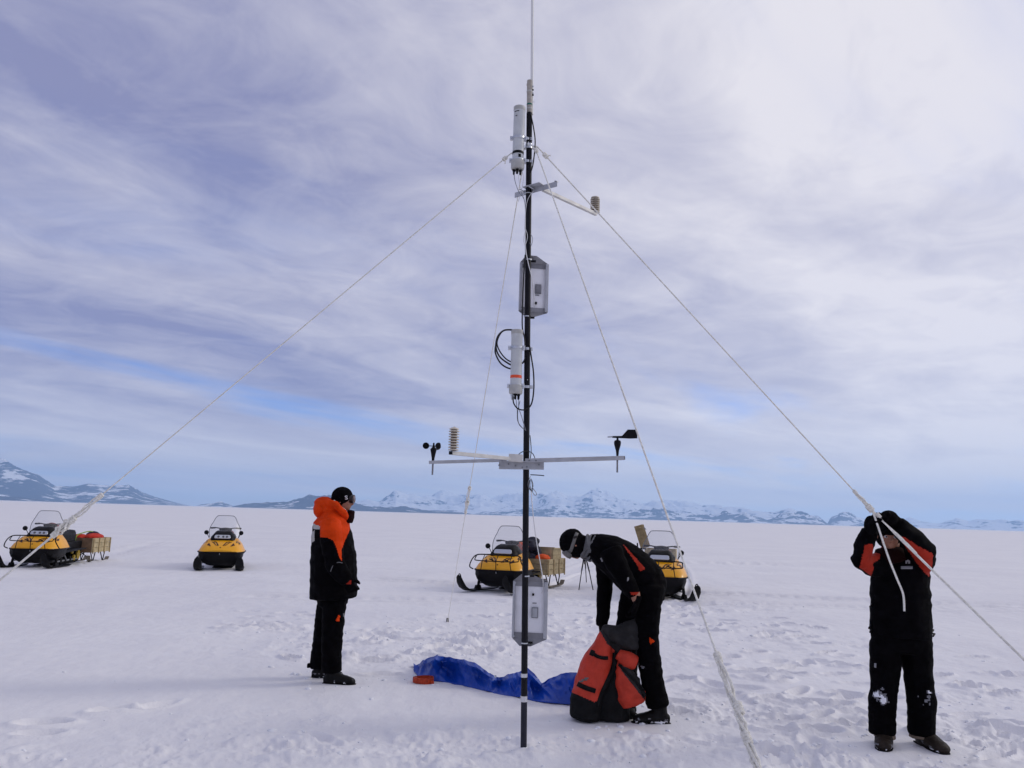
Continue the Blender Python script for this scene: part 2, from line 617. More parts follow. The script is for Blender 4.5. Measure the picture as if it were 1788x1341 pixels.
def mountains(name, prof, R0, R1, material, seed, rough=.5, nx=620, ny=54, label=''):
    px = np.linspace(prof[0][0], prof[-1][0], nx)
    py = np.interp(px, [p[0] for p in prof], [p[1] for p in prof])
    hz = np.array([horizon_y(a) for a in px])
    # direction on the horizon for each column
    dirs = [ray(a, h) for a, h in zip(px, hz)]
    az = np.array([math.atan2(d.x, d.y) for d in dirs])
    edge = np.minimum(1, np.minimum(np.arange(nx), np.arange(nx)[::-1]) / 14.0)
    el = np.maximum((hz - py) / F * .955, 0) * edge
    rr = np.linspace(0, 1, ny)
    A, T = np.meshgrid(az, rr)
    E = np.meshgrid(el, rr)[0]
    crest = 0.62 + 0.16 * np.sin(A * 23 + seed) + .06 * np.sin(A * 61)
    Rr = R0 + (R1 - R0) * T
    x, y = np.sin(A) * Rr, np.cos(A) * Rr
    up = np.where(T < crest, T / crest, np.maximum(0, 1 - (T - crest) / (1 - crest)))
    s = (R1 - R0) * .21
    rd = fbm(x / s, y / s, 5, seed, .48, True)
    r2 = fbm(x / (s * .35), y / (s * .35), 3, seed + 50, .45)
    Rc = R0 + (R1 - R0) * crest
    shape = up ** 1.15 * (1 + rough * (0.30 * (rd - .75) + .18 * r2) * (1.25 - .55 * up))
    z = E * Rc * shape
    z = np.maximum(z, 0) - 2 * (T == 0) - 2
    co = np.stack([x, y, z], -1).reshape(-1, 3)
    fs = [(i * nx + k, i * nx + k + 1, (i + 1) * nx + k + 1, (i + 1) * nx + k) for i in range(ny - 1) for k in range(nx - 1)]
    me = bpy.data.meshes.new(name)
    me.from_pydata(co.tolist(), [], fs)
    o = finish(me, name, material, angle=60)
    o['kind'] = 'structure'
    o['label'] = label
    return o


def build_mountains():
    rock_shade = (.065, .075, .11)  # rock tone with the blue of haze and shade painted in
    mountains('mountain_range', [(560, 893), (600, 880), (640, 871), (662, 873), (690, 859), (712, 866), (735, 868), (770, 861), (800, 866), (838, 857), (870, 868), (905, 865), (935, 866), (962, 859),
                                 (990, 868), (1020, 861), (1045, 857), (1070, 861), (1085, 868), (1120, 879), (1150, 877), (1200, 876), (1225, 884), (1258, 885), (1290, 889), (1320, 887), (1350, 893),
                                 (1378, 892), (1400, 896), (1425, 903), (1450, 906)],
              13500, 17500, mountain_mat('far_rock_shade_snow', rock_shade, .00045, .80), 3, .95, label='snow streaked blue mountain range along the horizon')
    mountains('mountain_range', [(820, 897), (870, 893), (930, 886), (985, 890), (1010, 892), (1070, 897), (1100, 892), (1150, 888), (1190, 896), (1230, 900), (1270, 893), (1300, 896), (1340, 908), (1360, 899), (1385, 892), (1420, 901), (1450, 912)],
              11800, 13300, mountain_mat('near_rock_snow', rock_shade, .0005, .98), 11, .9, ny=34, label='lower blue foothills before the snowy range')
    mountains('mountain_peak', [(1440, 915), (1455, 903), (1468, 894), (1482, 897), (1500, 904), (1525, 913), (1540, 918)],
              13500, 15200, mountain_mat('peak_rock_snow', rock_shade, .0005, .95), 17, .7, nx=160, ny=30, label='small pointed blue peak left of the man with the rope')
    mountains('mountain_range', [(1530, 917), (1560, 911), (1590, 905), (1612, 912), (1640, 915), (1670, 907), (1690, 912), (1720, 909), (1745, 911), (1790, 912), (1860, 909), (1950, 916), (2050, 924)],
              15500, 18000, mountain_mat('faint_rock_snow', rock_shade, .0005, .80), 23, .8, nx=300, ny=34, label='faint low blue mountains at the right end of the horizon')
    mountains('mountain_range', [(-560, 855), (-420, 825), (-300, 795), (-200, 782), (-100, 788), (0, 812), (28, 824), (60, 833), (92, 850), (125, 852), (150, 847), (190, 850), (222, 849), (250, 862), (285, 872), (318, 880), (345, 884)],
              10500, 14500, mountain_mat('left_rock_snow', rock_shade, .00030, 1.03), 29, .16, nx=420, label='long blue mountain slope at the left edge of the horizon')
    mountains('hill', [(-300, 858), (-120, 858), (0, 866), (30, 868), (90, 874), (200, 880), (280, 884), (340, 886)],
              8200, 9600, mountain_mat('low_left_rock', rock_shade, .0004, 1.12), 31, .7, nx=260, ny=28, label='low dark shore hill under the left mountain slope')
    mountains('hill', [(330, 885), (360, 879), (385, 876), (410, 884), (430, 888)],
              11500, 12500, mountain_mat('tiny_hill_rock', rock_shade, .0004, .90), 37, .8, nx=100, ny=24, label='small snowy hill in the gap left of the dark blue hill')
    mountains('hill', [(392, 886), (425, 880), (470, 877), (505, 875), (530, 868), (556, 864), (585, 868), (610, 874), (650, 884), (675, 886), (705, 884), (735, 889), (790, 893), (835, 897)],
              8300, 10000, mountain_mat('dark_hill_rock', rock_shade, .0002, 1.10), 41, .75, nx=320, ny=34, label='dark blue hill on the horizon behind the man in the orange parka')


def build_haze():
    mb = MB()
    mb.box((0, 9000, 377), (44000, 20500, 766))
    m = bpy.data.materials.new('haze_air')
    m.use_nodes = True
    m.node_tree.nodes.clear()
    t = NT(m.node_tree)
    v = t.n('ShaderNodeVolumePrincipled', {'Color': (.44, .68, 1.0, 1), 'Density': 6.6e-5, 'Anisotropy': .2})
    t.t.links.new(v.outputs[0], t.n('ShaderNodeOutputMaterial').inputs['Volume'])
    o = mb.build('haze', m, smooth=False)
    o['kind'] = 'stuff'
    o['label'] = 'pale blue haze in the cold air'
    return o
# ------------------------------------------------------------------ materials
def materials():
    mat('pole_black', (.006, .006, .009), .55, 0, .18, .3, 6, .15, 90)
    mat('pole_grey', (.022, .022, .034), .55, 0, .2, .2, 6)
    mat('antenna_white', (.72, .72, .70), .45)
    mat('sleeve_beige', (.36, .33, .29), .6, 0, .3, .18, 25, .2, 80)
    mat('housing_grey', (.52, .54, .55), .42, 0, .4, .06, 14, .08, 60)
    mat('cap_grey', (.42, .42, .40), .5, 0, .4, .1, 20)
    mat('steel', (.55, .57, .60), .32, .9, .5, .15, 30)
    mat('alu', (.40, .41, .44), .5, .25, .4, .10, 14, .08, 60)
    mat('alu_mid', (.28, .28, .30), .5, .25, .4, .10, 14)
    mat('alu_cream', (.58, .57, .54), .5, .1, .4, .08, 14)
    mat('alu_dark', (.20, .20, .22), .5, .3, .4, .15, 18)
    mat('sheet_white', (.90, .90, .93), .45, 0, .4, .05, 8)
    mat('box_grey', (.20, .21, .23), .5)
    mat('shield_cream', (.60, .55, .46), .5, 0, .35, .08, 20)
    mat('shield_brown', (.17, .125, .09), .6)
    mat('black_plastic', (0.0045, 0.0045, 0.0054), .42, 0, .14)
    mat('cable_black', (0.0045, 0.0045, 0.0054), .5, 0, .35)
    mat('cable_white', (.66, .66, .66), .5)
    mat('band_orange', (.75, .09, .03), .5)
    mat('band_green', (.01, .12, .09), .5)
    mat('tape_silver', (.62, .62, .64), .3, .5)
    mat('rope_white', (.84, .82, .75), .85, 0, .15, .16, 60, .9, 140)
    mat('tarp_blue', (.005, .050, .35), .36, 0, .4, .15, 3, .05, 30)
    mat('coil_orange', (.42, .045, .012), .6, 0, .3, .3, 30, .3, 80)
    mat('black_fabric', (.0020, .0017, .0024), .85, 0, .05, .25, 14, .35, 60)
    mat('trouser_black', (.0018, .0015, .0021), .85, 0, .05, .25, 14, .35, 60)
    mat('orange_fabric', (.62, .046, .003), .8, 0, .1, .14, 10, .35, 50)
    mat('red_fabric', (.36, .022, .008), .75, 0, .2, .15, 10, .35, 50)
    mat('maroon_fabric', (.010, .0022, .0022), .85, 0, .05)
    mat('grey_fabric', (.13, .13, .135), .85, 0, .15, .2, 30, .4, 60)
    mat('reflective_grey', (.38, .37, .35), .5)
    mat('knit_black', (.0030, .0026, .0034), .9, 0, .05, .2, 40, .8, 220)
    mat('skin', (.36, .17, .11), .55, 0, .35, .1, 30)
    mat('lips', (.24, .08, .06), .5)
    mat('hair', (.03, .018, .012), .6)
    mat('goggle_frame', (.02, .016, .016), .4)
    mat('goggle_lens', (.10, .035, .015), .12, .3, .6)
    mat('strap_grey', (.15, .145, .14), .7, 0, .2, .15, 40)
    mat('boot_black', (.004, .0036, .0036), .6, 0, .15, .4, 20, .4, 50)
    mat('boot_brown', (.018, .012, .008), .6, 0, .2, .4, 20, .4, 50)
    mat('boot_tan', (.20, .155, .115), .7, 0, .2, .2, 20)
    mat('snow_stuck', (.80, .81, .84), .7, 0, .2)
    mat('snow_dust', (.16, .16, .175), .8, 0, .2, .3, 60)
    mat('print_white', (.68, .68, .68), .6)
    mat('print_grey', (.26, .26, .27), .6)
    mat('hood_yellow', (.84, .385, .003), .38, 0, .4, .05, 5, 0, 1, .15)
    mat('decal_red', (.045, .008, .006), .4)
    mat('belly_black', (0.0045, 0.0040, 0.0049), .55, 0, .14, .4, 6, .2, 40)
    mat('rubber', (0.0059, 0.0054, 0.0059), .75, 0, .14, .3, 20, .4, 60)
    mat('seat_black', (0.0063, 0.0059, 0.0067), .6, 0, .14, .2, 10)
    mat('seat_red', (.22, .02, .016), .55, 0, .3, .2, 10)
    mat('wheel_yellow', (.34, .23, .03), .5)
    mat('tube_black', (0.0045, 0.0045, 0.0054), .45, 0, .14)
    mat('headlamp', (.55, .57, .60), .18, .6, .5)
    mat('lamp_dark', (.10, .10, .11), .3)
    mat('wood_pale', (.42, .34, .20), .75, 0, .2, .22, 9, .3, 40)
    mat('wood_brown', (.20, .125, .075), .7, 0, .2, .25, 7, .3, 40)
    mat('wood_tan', (.31, .235, .125), .75, 0, .2, .22, 9, .3, 40)
    mat('wood_grey', (.24, .21, .17), .8, 0, .2, .25, 9, .3, 40)
    mat('bag_red', (.50, .035, .02), .7, 0, .2, .15, 10, .3, 40)
    mat('bag_dark', (.02, .02, .035), .7, 0, .2, .3, 10, .3, 40)
    mat('bag_orange', (.75, .10, .02), .65, 0, .2, .1, 10, .3, 40)
    mat('bag_yellow', (.55, .42, .06), .7)
    mat('strap_green', (.22, .38, .05), .6)
    mat('pack_red', (.47, .036, .016), .62, 0, .3, .16, 9, .35, 45)
    mat('pack_black', (0.0049, 0.0049, 0.0054), .7, 0, .14, .3, 12, .4, 50)
    mat('pack_grey', (.021, .020, .021), .75, 0, .2, .25, 12, .4, 50)
    # clear wind shield
    m = bpy.data.materials.new('clear_plastic')
    m.use_nodes = True
    m.node_tree.nodes.clear()
    t = NT(m.node_tree)
    tr = t.n('ShaderNodeBsdfTransparent', {0: (.93, .94, .95, 1)})
    gl = t.n('ShaderNodeBsdfGlossy', {0: (1, 1, 1, 1), 1: .22})
    fr = t.n('ShaderNodeFresnel', {0: 1.45})
    mx = t.n('ShaderNodeMixShader', {0: t.math('MULTIPLY', fr.outputs[0], .5), 1: tr.outputs[0], 2: gl.outputs[0]})
    df = t.n('ShaderNodeBsdfDiffuse', {0: (.62, .62, .64, 1)})
    mx2 = t.n('ShaderNodeMixShader', {0: .13, 1: mx.outputs[0], 2: df.outputs[0]})
    t.t.links.new(mx2.outputs[0], t.n('ShaderNodeOutputMaterial').inputs[0])
    MATS['clear_plastic'] = m


materials()
K = MATS
YM = POLE_BASE.y                            # distance of the mast


def bez(pts, n=10):                         # smooth path through points
    pts = [Vector(p) for p in pts]
    out = []
    for i in range(len(pts) - 1):
        p0, p1, p2, p3 = pts[max(i - 1, 0)], pts[i], pts[i + 1], pts[min(i + 2, len(pts) - 1)]
        for k in range(n):
            t = k / n
            out.append(0.5 * ((2 * p1) + (p2 - p0) * t + (2 * p0 - 5 * p1 + 4 * p2 - p3) * t * t + (3 * p1 - p0 - 3 * p2 + p3) * t ** 3))
    out.append(pts[-1])
    return out


def build_mast():
    T = Thing('weather_mast', POLE_BASE, 'tall black mast with two grey sensor tubes, wind instruments and a white whip antenna', 'weather mast')
    Y = YM
    mp = MPP(920, 700, Y)
    Q = lambda x, y, dy=0.0: P(x, y, Y + dy)
    ax = (Q(924.5, 150) - Q(914, 1310)).normalized()
    # pole in two sections, with tapes
    base = Q(914, 1312) - ax * .35
    top = Q(924.3, 198)
    jt = Q(915.2, 1218)
    pole = MB().tube([jt, top], 5.3 * mp, 18).build('pole', K['pole_black'], T)
    MB().tube([base, jt], 5.15 * mp, 18).build('pole_foot', K['pole_grey'], T, pole)
    for y, h, m in ((1220, 9, 'tape_silver'), (1179, 6, 'steel')):
        c = Q(914 + (1312 - y) * .0094, y)
        MB().tube([c - ax * h * mp / 2, c + ax * h * mp / 2], 5.7 * mp, 18).build('tape_band', K[m], T, pole)
    for y in (663,):
        MB().ell(Q(921, y, -.021), .004, .004, .004).build('bolt', K['steel'], T, pole)
    # top sleeve and whip antenna
    sl = MB().tube([Q(924.3, 197), Q(924.9, 141)], 5.0 * mp, 18).build('antenna_sleeve', K['sleeve_beige'], T)
    for y, m in ((183, 'band_green'), (190, 'cap_grey'), (160, 'cap_grey'), (148, 'sleeve_beige')):
        c = Q(924.5, y)
        MB().tube([c - ax * .006, c + ax * .006], 5.35 * mp, 18).build('hose_clamp', K[m], T, sl)
    for y in (151, 157, 163, 166):
        MB().box(Q(930.6, y), (.012, .012, .010)).build('screw', K['black_plastic'] if y in (157, 166) else K['steel'], T, sl, bevel=.002)
    MB().tube([Q(930, 178), Q(933.5, 178)], .003, 8).build('screw', K['steel'], T, sl)
    MB().tube([Q(928.6, 200, .03), Q(929.3, 100, .03), Q(930.6, -260, .03)], [2.9 * mp, 2.9 * mp, 2.2 * mp], 12).build('whip_antenna', K['antenna_white'], T)

    # grey sensor housings
    def housing(x0, y0, x1, y1, r, marks):
        a, b = Q(x0, y0, -.035), Q(x1, y1, -.035)
        d = (b - a).normalized()
        L = (b - a).length
        R = r * mp
        h = MB().lathe([(R * .2, 0), (R, .002), (R * 1.0, L * .07), (R * .97, L * .075), (R * .97, L * .86), (R * .96, L * .861)], a, d, 28).build('sensor_housing', K['housing_grey'], T)
        MB().lathe([(R * 1.02, -.004), (R * 1.03, 0), (R * 1.03, L * .055), (R * .99, L * .06)], a, d, 28).build('end_cap', K['cap_grey'], T, h)
        MB().lathe([(R * 1.02, L * .86), (R * 1.16, L * .865), (R * 1.16, L * .975), (R * 1.05, L), (R * .2, L + .001)], a, d, 28).build('end_cap', K['cap_grey'], T, h)
        side = (top - base).cross(Vector((0, 1, 0))).normalized()
        if side.x < 0:
            side = -side
        for f in marks['clamps']:
            c = a + d * (L * f)
            cl = MB().lathe([(R * .99, -.011), (R * 1.07, -.011), (R * 1.07, .011), (R * .99, .011)], c, d, 24)
            cl.box(c - side * (R * 1.25), (.020, .022, .030))
            cl.box(c + side * (R * 1.2), (.022, .024, .034))
            cl.tube([c - side * (R * 1.25) + Vector((0, -.02, 0)), c - side * (R * 1.25) + Vector((0, .02, 0))], .005, 8)
            cl.tube([c + side * (R * 1.2) + Vector((0, -.03, 0)), c + side * (R * 1.2) + Vector((0, .02, 0))], .005, 8)
            clo = cl.build('clamp', K['steel'], T, h, bevel=.0015)
            pc = Q(920.5, proj(np.array([c]))[0][1] + 2)
            pl = MB().lathe([(5.4 * mp, -.010), (6.4 * mp, -.010), (6.4 * mp, .010), (5.4 * mp, .010)], pc, ax, 18)
            pl.box(pc + side * .030 + Vector((0, -.005, 0)), (.022, .030, .022))
            pl.box((pc + c) / 2 + side * .004 + Vector((0, .0, 0)), (.05, .018, .018))
            pl.tube([pc + side * .030 + Vector((0, -.03, .002)), pc + side * .030 + Vector((0, .03, .002))], .005, 8)
            pl.build('pole_clamp', K['steel'], T, h, bevel=.0015)
        for f, hh, mm in marks['bands']:
            c = a + d * (L * f)
            MB().lathe([(R * .96, -hh), (R * .99, -hh), (R * .99, hh), (R * .96, hh)], c, d, 28).build('stripe', K[mm], T, h)
        for f, wdt, hh, ang in marks['print']:
            c = a + d * (L * f)
            for k in range(5):
                aa = ang + (k - 2) * wdt / 5
                p = c + side * (math.sin(aa) * R * .985) + Vector((0, -math.cos(aa) * R * .985, 0))
                if k == 0:
                    mb = MB()
                mb.box(p, (R * wdt / 5 * 1.05, .003, hh), Matrix.Rotation(aa, 3, 'Z'))
            mb.build('printed_mark', K['black_plastic'], T, h)
        tips = []
        for k, (ox, oy) in enumerate(((-.6, .1), (-.05, -.3), (.5, .15))):
            p = b + side * (R * ox) + Vector((0, R * oy, 0))
            MB().lathe([(.012, 0), (.012, .016), (.009, .018), (.009, .034 + .006 * (k == 1)), (.006, .045)], p - d * .003, d, 12).build('connector', K['black_plastic'] if not (k == 0 and marks.get('silver')) else K['steel'], T, h)
            tips.append(p + d * .035)
        return h, tips
    h1, tp1 = housing(907.3, 188.5, 903.6, 296, 10.6, {'clamps': (.50, .86), 'bands': ((.745, .011, 'black_plastic'),), 'print': ((.09, .9, .006, -.5), (.165, .35, .006, -.55), (.03, .7, .005, -.1), (.815, .45, .03, .3))})
    h2, tp2 = housing(903, 577.5, 900.3, 688, 10.2, {'clamps': (.275, .875), 'bands': ((.735, .011, 'band_orange'),), 'print': ((.03, .5, .005, 0.0),), 'silver': 1})
    # guy collar
    gc = Q(923.5, 256)
    MB().lathe([(5.3 * mp, -.02), (6.6 * mp, -.02), (6.6 * mp, -.005), (5.6 * mp, .0), (6.4 * mp, .006), (6.4 * mp, .02), (5.3 * mp, .02)], gc, ax, 18).build('guy_collar', K['steel'], T)
    for k in range(3):
        a = k * 2.1 + .4
        u = Vector((math.cos(a), math.sin(a), 0))
        MB().tube([gc + u * (.028 + .016 * (1 + math.cos(q))) + Vector((0, 0, .016 * math.sin(q))) for q in [2 * math.pi * i / 12 for i in range(12)]], .0035, 6, closed=True).build('eye_ring', K['steel'], T)

    # upper bracket: flat plate and the arm of the high radiation shield
    zb = Q(922.5, 332).z
    HP = lambda x, y, z=zb: (lambda d: CAMP + d * ((z - CAM_H) / d.z))(ray(x, y))
    pa, pb = HP(899, 341), HP(973, 321)
    u = (pb - pa).normalized()
    up = Vector((0, 0, 1))
    wv = u.cross(up)
    br = MB()
    br.bar(pa, pb, .005, .042)
    br.bar(pb + Vector((0, 0, .021)) - u * .02, pb + Vector((0, 0, .021)) + wv * .0, .03, .005)
    br.box((pa + pb) / 2 + wv * .03 + up * .018, (.16, .07, .005), Matrix.Rotation(math.atan2(u.y, u.x), 3, 'Z'))
    bro = br.build('mounting_plate', K['alu'], T, bevel=.001)
    pc = Q(922.5, 332)
    for s in (-.045, .045):
        MB().tube([pc + u * s + wv * .05, pc + u * s - wv * .05], .0045, 8).build('bolt', K['steel'], T, bro)
    for dzb in (-.03, .02):
        MB().tube([pc + (u * math.cos(q) + wv * math.sin(q)) * .026 + up * dzb for q in [2 * math.pi * i / 16 for i in range(16)]], .004, 6, closed=True).build('u_bolt', K['steel'], T, bro)
    aa, ab = HP(948, 331, zb - .01), HP(1041, 374, zb - .01)
    MB().bar(aa, ab, .026, .026).build('sensor_arm', K['alu_cream'], T, bevel=.002)

    def shield(bp, h, r, n, name='radiation_shield'):
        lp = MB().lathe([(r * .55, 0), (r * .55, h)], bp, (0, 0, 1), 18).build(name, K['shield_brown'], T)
        for k in range(n):
            z = h * (k + .2) / n
            MB().lathe([(r * .5, z + .006), (r * .98, z), (r, z - .001), (r, z + .004), (r * .55, z + .010)], bp, (0, 0, 1), 24).build('shield_plate', K['shield_cream'], T, lp)
        MB().lathe([(r * .9, h), (r * .86, h + .008), (r * .3, h + .016), (.004, h + .020)], bp, (0, 0, 1), 24).build('cap', K['shield_cream'], T, lp)
        return lp
    tip = ab
    mtip = MPP(1040, 360, tip.y)
    shield(tip + Vector((-.01, 0, .014)), 26 * mtip, 8.3 * mtip, 7)

    # lower cross arm with anemometer, vane and shield
    zc = Q(920, 803).z
    mpl = mp
    MB().bar(Q(749, 807.3, -.05), Q(885, 803.5, -.05), 5.4 * mpl, 5.4 * mpl).build('cross_arm', K['alu'], T, bevel=.002)
    arm2 = MB().bar(Q(917, 804.5, -.055), Q(1090, 799.6, -.055), 7 * mpl, 7 * mpl).build('cross_arm', K['alu'], T, bevel=.002)
    MB().bar(Q(1087.5, 799.7, -.055), Q(1091, 799.6, -.055), 6.2 * mpl, 6.2 * mpl).build('end_plug', K['black_plastic'], T, arm2)
    pl = MB().box((Q(872, 813, -.035) + Q(949, 813, -.035)) / 2, (77 * mpl, .006, 13 * mpl), Matrix.Rotation(rad(-1), 3, 'Y')).build('mounting_plate', K['alu'], T, bevel=.001)
    MB().box((Q(872, 806, -.06) + Q(949, 806, -.06)) / 2, (77 * mpl, .05, .005), Matrix.Rotation(rad(-1), 3, 'Y')).build('plate_flange', K['alu'], T, pl, bevel=.001)
    for x, y in ((877, 805), (900, 813), (912, 816), (920, 815), (924, 804), (936, 804), (941, 811), (888, 810), (871.5, 812)):
        p = Q(x, y, -.06 if y > 808 else -.075)
        MB().lathe([(.007, 0), (.007, .008), (.003, .009)], p + Vector((0, .012, 0)), (0, -1, 0), 6).build('bolt', K['box_grey'], T, pl)
    MB().box(Q(900.5, 800, -.075), (24 * mpl, .05, 13 * mpl), Matrix.Rotation(rad(2), 3, 'Y')).build('arm_bracket', K['alu_cream'], T, bevel=.002)
    sa, sb = Q(893, 801.2, -.08), P(788, 790.8, Y - .50)
    arm3 = MB().bar(sa, sb, 6.0 * mpl, 6.0 * mpl).build('sensor_arm', K['alu_cream'], T, bevel=.002)
    dv = (sb - sa).normalized()
    MB().bar(sb - dv * .002, sb + dv * .012, 5.4 * mpl, 5.4 * mpl).build('end_plug', K['black_plastic'], T, arm3)
    ms = MPP(790, 780, sb.y)
    shield(P(791.5, 787, sb.y), 37 * ms, 9.3 * ms, 8)
    # anemometer
    ab_ = Q(756, 806, -.05)
    an = MB().lathe([(.009, -.005), (.010, .018), (.012, .03), (.020, .072), (.024, .088), (.018, .096), (.008, .108), (.006, .135)], ab_, (0, 0, 1), 18).build('anemometer', K['black_plastic'], T)
    MB().tube([ab_ - Vector((0, 0, .095)), ab_ + Vector((0, 0, .012))], .0065, 10).build('mounting_rod', K['alu_dark'], T, an)
    hub = ab_ + Vector((0, 0, .112))
    for k, a in enumerate((3.35, 5.5, 1.15)):
        u_ = Vector((math.cos(a), math.sin(a), 0))
        tdir = Vector((-math.sin(a), math.cos(a), 0))
        cc = hub + u_ * .056
        cup = MB()
        cup.tube([hub, cc], .003, 6)
        cup.lathe([(.024, 0), (.0235, -.004), (.020, -.014), (.012, -.022), (.002, -.025), (.010, -.019), (.018, -.012), (.021, -.003), (.0215, 0)], cc, tdir, 16)
        cup.build('cup', K['black_plastic'], T, an)
    # wind vane
    vb = Q(1078, 799, -.055)
    va = MB().lathe([(.008, .012), (.012, .05), (.024, .092), (.026, .110), (.022, .122), (.008, .128), (.007, .150)], vb, (0, 0, 1), 18).build('wind_vane', K['black_plastic'], T)
    MB().tube([vb - Vector((0, 0, .107)), vb + Vector((0, 0, .035))], .0065, 10).build('mounting_rod', K['alu_dark'], T, va)
    bt = MB().tube([Q(1061, 763, -.055), Q(1070, 762.6, -.055)], .005, 8).build('vane_nose', K['alu'], T, va)
    y0 = vb.y
    fin = [(1069, 764.5), (1069, 761.3), (1086, 761), (1096, 750), (1112, 750), (1113, 765.5), (1100, 766)]
    a = [P(x, y, y0 - .003) for x, y in fin]
    b = [P(x, y, y0 + .003) for x, y in fin]
    n = len(fin)
    MB().add(a + b, [tuple(range(n)), tuple(range(2 * n - 1, n - 1, -1))] + [(i, n + i, n + (i + 1) % n, (i + 1) % n) for i in range(n)]).build('vane_fin', K['black_plastic'], T, va, smooth=False)

    # two panels in folded trays, seen from behind
    def panel(yt, yb, xl, xr, apx, yaw):
        s = mp
        cx, cy = (xl + xr) / 2, (yt + yb) / 2
        c = Q(cx, cy, .085)
        Wd, Ht = (xr - xl) * s * 1.015, (yb - yt) * s * .80
        R = Matrix.Rotation(rad(yaw), 3, 'Z')
        Lp = lambda x, y, z: c + R @ Vector((x, y, z))
        tray = MB()
        hw, hh = Wd / 2, Ht / 2
        tray.box(c + R @ Vector((0, .012, 0)), (Wd, .006, Ht), R)
        for sx in (-1, 1):
            tray.box(Lp(sx * (hw + .004), -.012, 0), (.005, .034, Ht), R)
            tray.box(Lp(sx * (hw - (.004 if sx < 0 else .008)), -.029, 0), (.012 if sx < 0 else .022, .004, Ht), R)
        po = tray.build('panel_tray', K['alu'], T, bevel=.001)
        bo = MB().box(Lp(0, .004, 0), (Wd * .93, .006, Ht * .97), R).build('backing_sheet', K['sheet_white'], T, po)
        for sz in (-1, 1):
            z0, z1 = sz * hh, sz * (hh + .10 * Ht + .012)
            ox = (apx - cx) * s
            prof = [(-hw - .005, z0), (hw + .005, z0), (hw + .005, z0 + sz * .004), (ox + .050, z1), (ox - .030, z1), (-hw - .005, z0 + sz * .004)]
            a = [Lp(x, -.004 - .048 * abs(z - z0) / abs(z1 - z0), z) for x, z in prof]
            b = [Lp(x, -.008 - .048 * abs(z - z0) / abs(z1 - z0), z) for x, z in prof]
            inner = [(-hw, z0 - sz * .0), (hw, z0), (hw, z0 - sz * Ht * .085), (-hw, z0 - sz * Ht * .085)]
            n = len(prof)
            MB().add(a + b, [tuple(range(n)), tuple(range(2 * n - 1, n - 1, -1))] + [(i, n + i, n + (i + 1) % n, (i + 1) % n) for i in range(n)]).build('tray_flap', K['alu_mid'], T, po, smooth=False)
            MB().box(Lp(0, -.003, z0 - sz * Ht * .045), (Wd * .99, .004, Ht * .09), R).build('tray_lip', K['alu_dark'] if yaw > 0 and sz > 0 else K['alu_mid'], T, po)
            pcz = Q(apx, cy).z + sz * (hh + .085 * Ht)
            pp = Vector((Q(apx, cy).x, Q(apx, cy).y, pcz))
            MB().lathe([(5.35 * mp, -.004), (5.9 * mp, -.004), (5.9 * mp, .004), (5.35 * mp, .004)], pp, ax, 18).build('band_clamp', K['steel'], T, po)
            MB().box(pp + Vector((.030, .03, 0)), (.055, .022, .012)).build('clamp_foot', K['black_plastic'], T, po)
        MB().box(Lp(.035, -.010, -.008 if yaw > 0 else -.02), (.046, .012, .074), R).build('junction_box', K['box_grey'], T, bo, bevel=.002)
        MB().box(Lp(.035, -.0165, -.008 if yaw > 0 else -.02), (.036, .004, .062), R).build('box_lid', K['alu_dark'] if yaw > 0 else K['alu'], T, bo)
        MB().box(Lp(.030, -.004, -.055 if yaw > 0 else .045), (.030, .004, .006), R).build('printed_mark', K['box_grey'], T, bo)
        MB().box(Lp(.020, -.012, -.12 if yaw > 0 else .105), (.014, .016, .016), R).build('cable_clip', K['black_plastic'], T, bo)
        for sx in (-1, 1):
            for sz in (-1, 1):
                MB().lathe([(.004, 0), (.004, .004), (.001, .005)], Lp(sx * (hw - .012), -.040, sz * (hh - .012)), R @ Vector((0, -1, 0)), 8).build('screw', K['steel'], T, po)
        return po
    panel(447, 559, 907, 956, 921.5, 9)
    panel(1006, 1122, 898, 953.5, 917.5, -7)

    # cables
    def cable(pts, r=.004, m='cable_black'):
        MB().tube(bez([Q(*p) for p in pts], 8), r, 6).build('cable', K[m], T)
    cable([(927, 200, -.02), (932, 225, -.01), (934.5, 250, 0), (931, 285, -.02), (927, 300, -.02)], .005)
    cable([(898, 300, -.045), (899, 315, -.05), (906, 335, -.04), (915, 348, -.03), (917.5, 370, -.025), (917, 420, -.025), (917.5, 447, -.025)], .0026, 'box_grey')
    cable([(905, 305, -.045), (908, 325, -.05), (914, 340, -.03), (916.5, 360, -.027)], .0022, 'cable_white')
    cable([(911, 298, -.03), (914, 310, -.03), (911, 330, -.03), (905, 352, .0)], .0022, 'cable_white')
    cable([(932, 333, -.02), (926, 340, -.028), (921, 350, -.03), (918, 366, -.03), (916, 400, -.028)], .0022, 'cable_white')
    cable([(917, 405, -.03), (914, 418, -.03), (917, 428, -.03), (921, 412, -.034), (916, 396, -.03)], .0020, 'cable_white')
    cable([(926, 408, -.02), (930, 416, -.02), (928, 428, -.02), (925, 424, -.02)], .0022, 'box_grey')
    cable([(917, 380, -.028), (917.5, 430, -.03), (922, 458, -.032), (927.5, 480, -.035), (932, 510, .02), (933, 536, .05)], .0034, 'cable_white')
    cable([(917, 445, -.028), (914.5, 480, -.03), (912.5, 530, -.03), (912, 570, -.03), (916, 592, -.03), (917, 612, -.028)], .0050)
    cable([(895, 576, -.04), (880, 577, -.05), (869, 588, -.055), (866, 606, -.05), (872, 622, -.05), (885, 633, -.03), (897, 638, -.01), (912, 634, -.01), (918, 624, -.02)], .0065)
    cable([(895, 576, -.03), (878, 578, -.04), (868, 596, -.05), (872, 612, -.05), (884, 627, -.04), (898, 634, 0)], .0055)
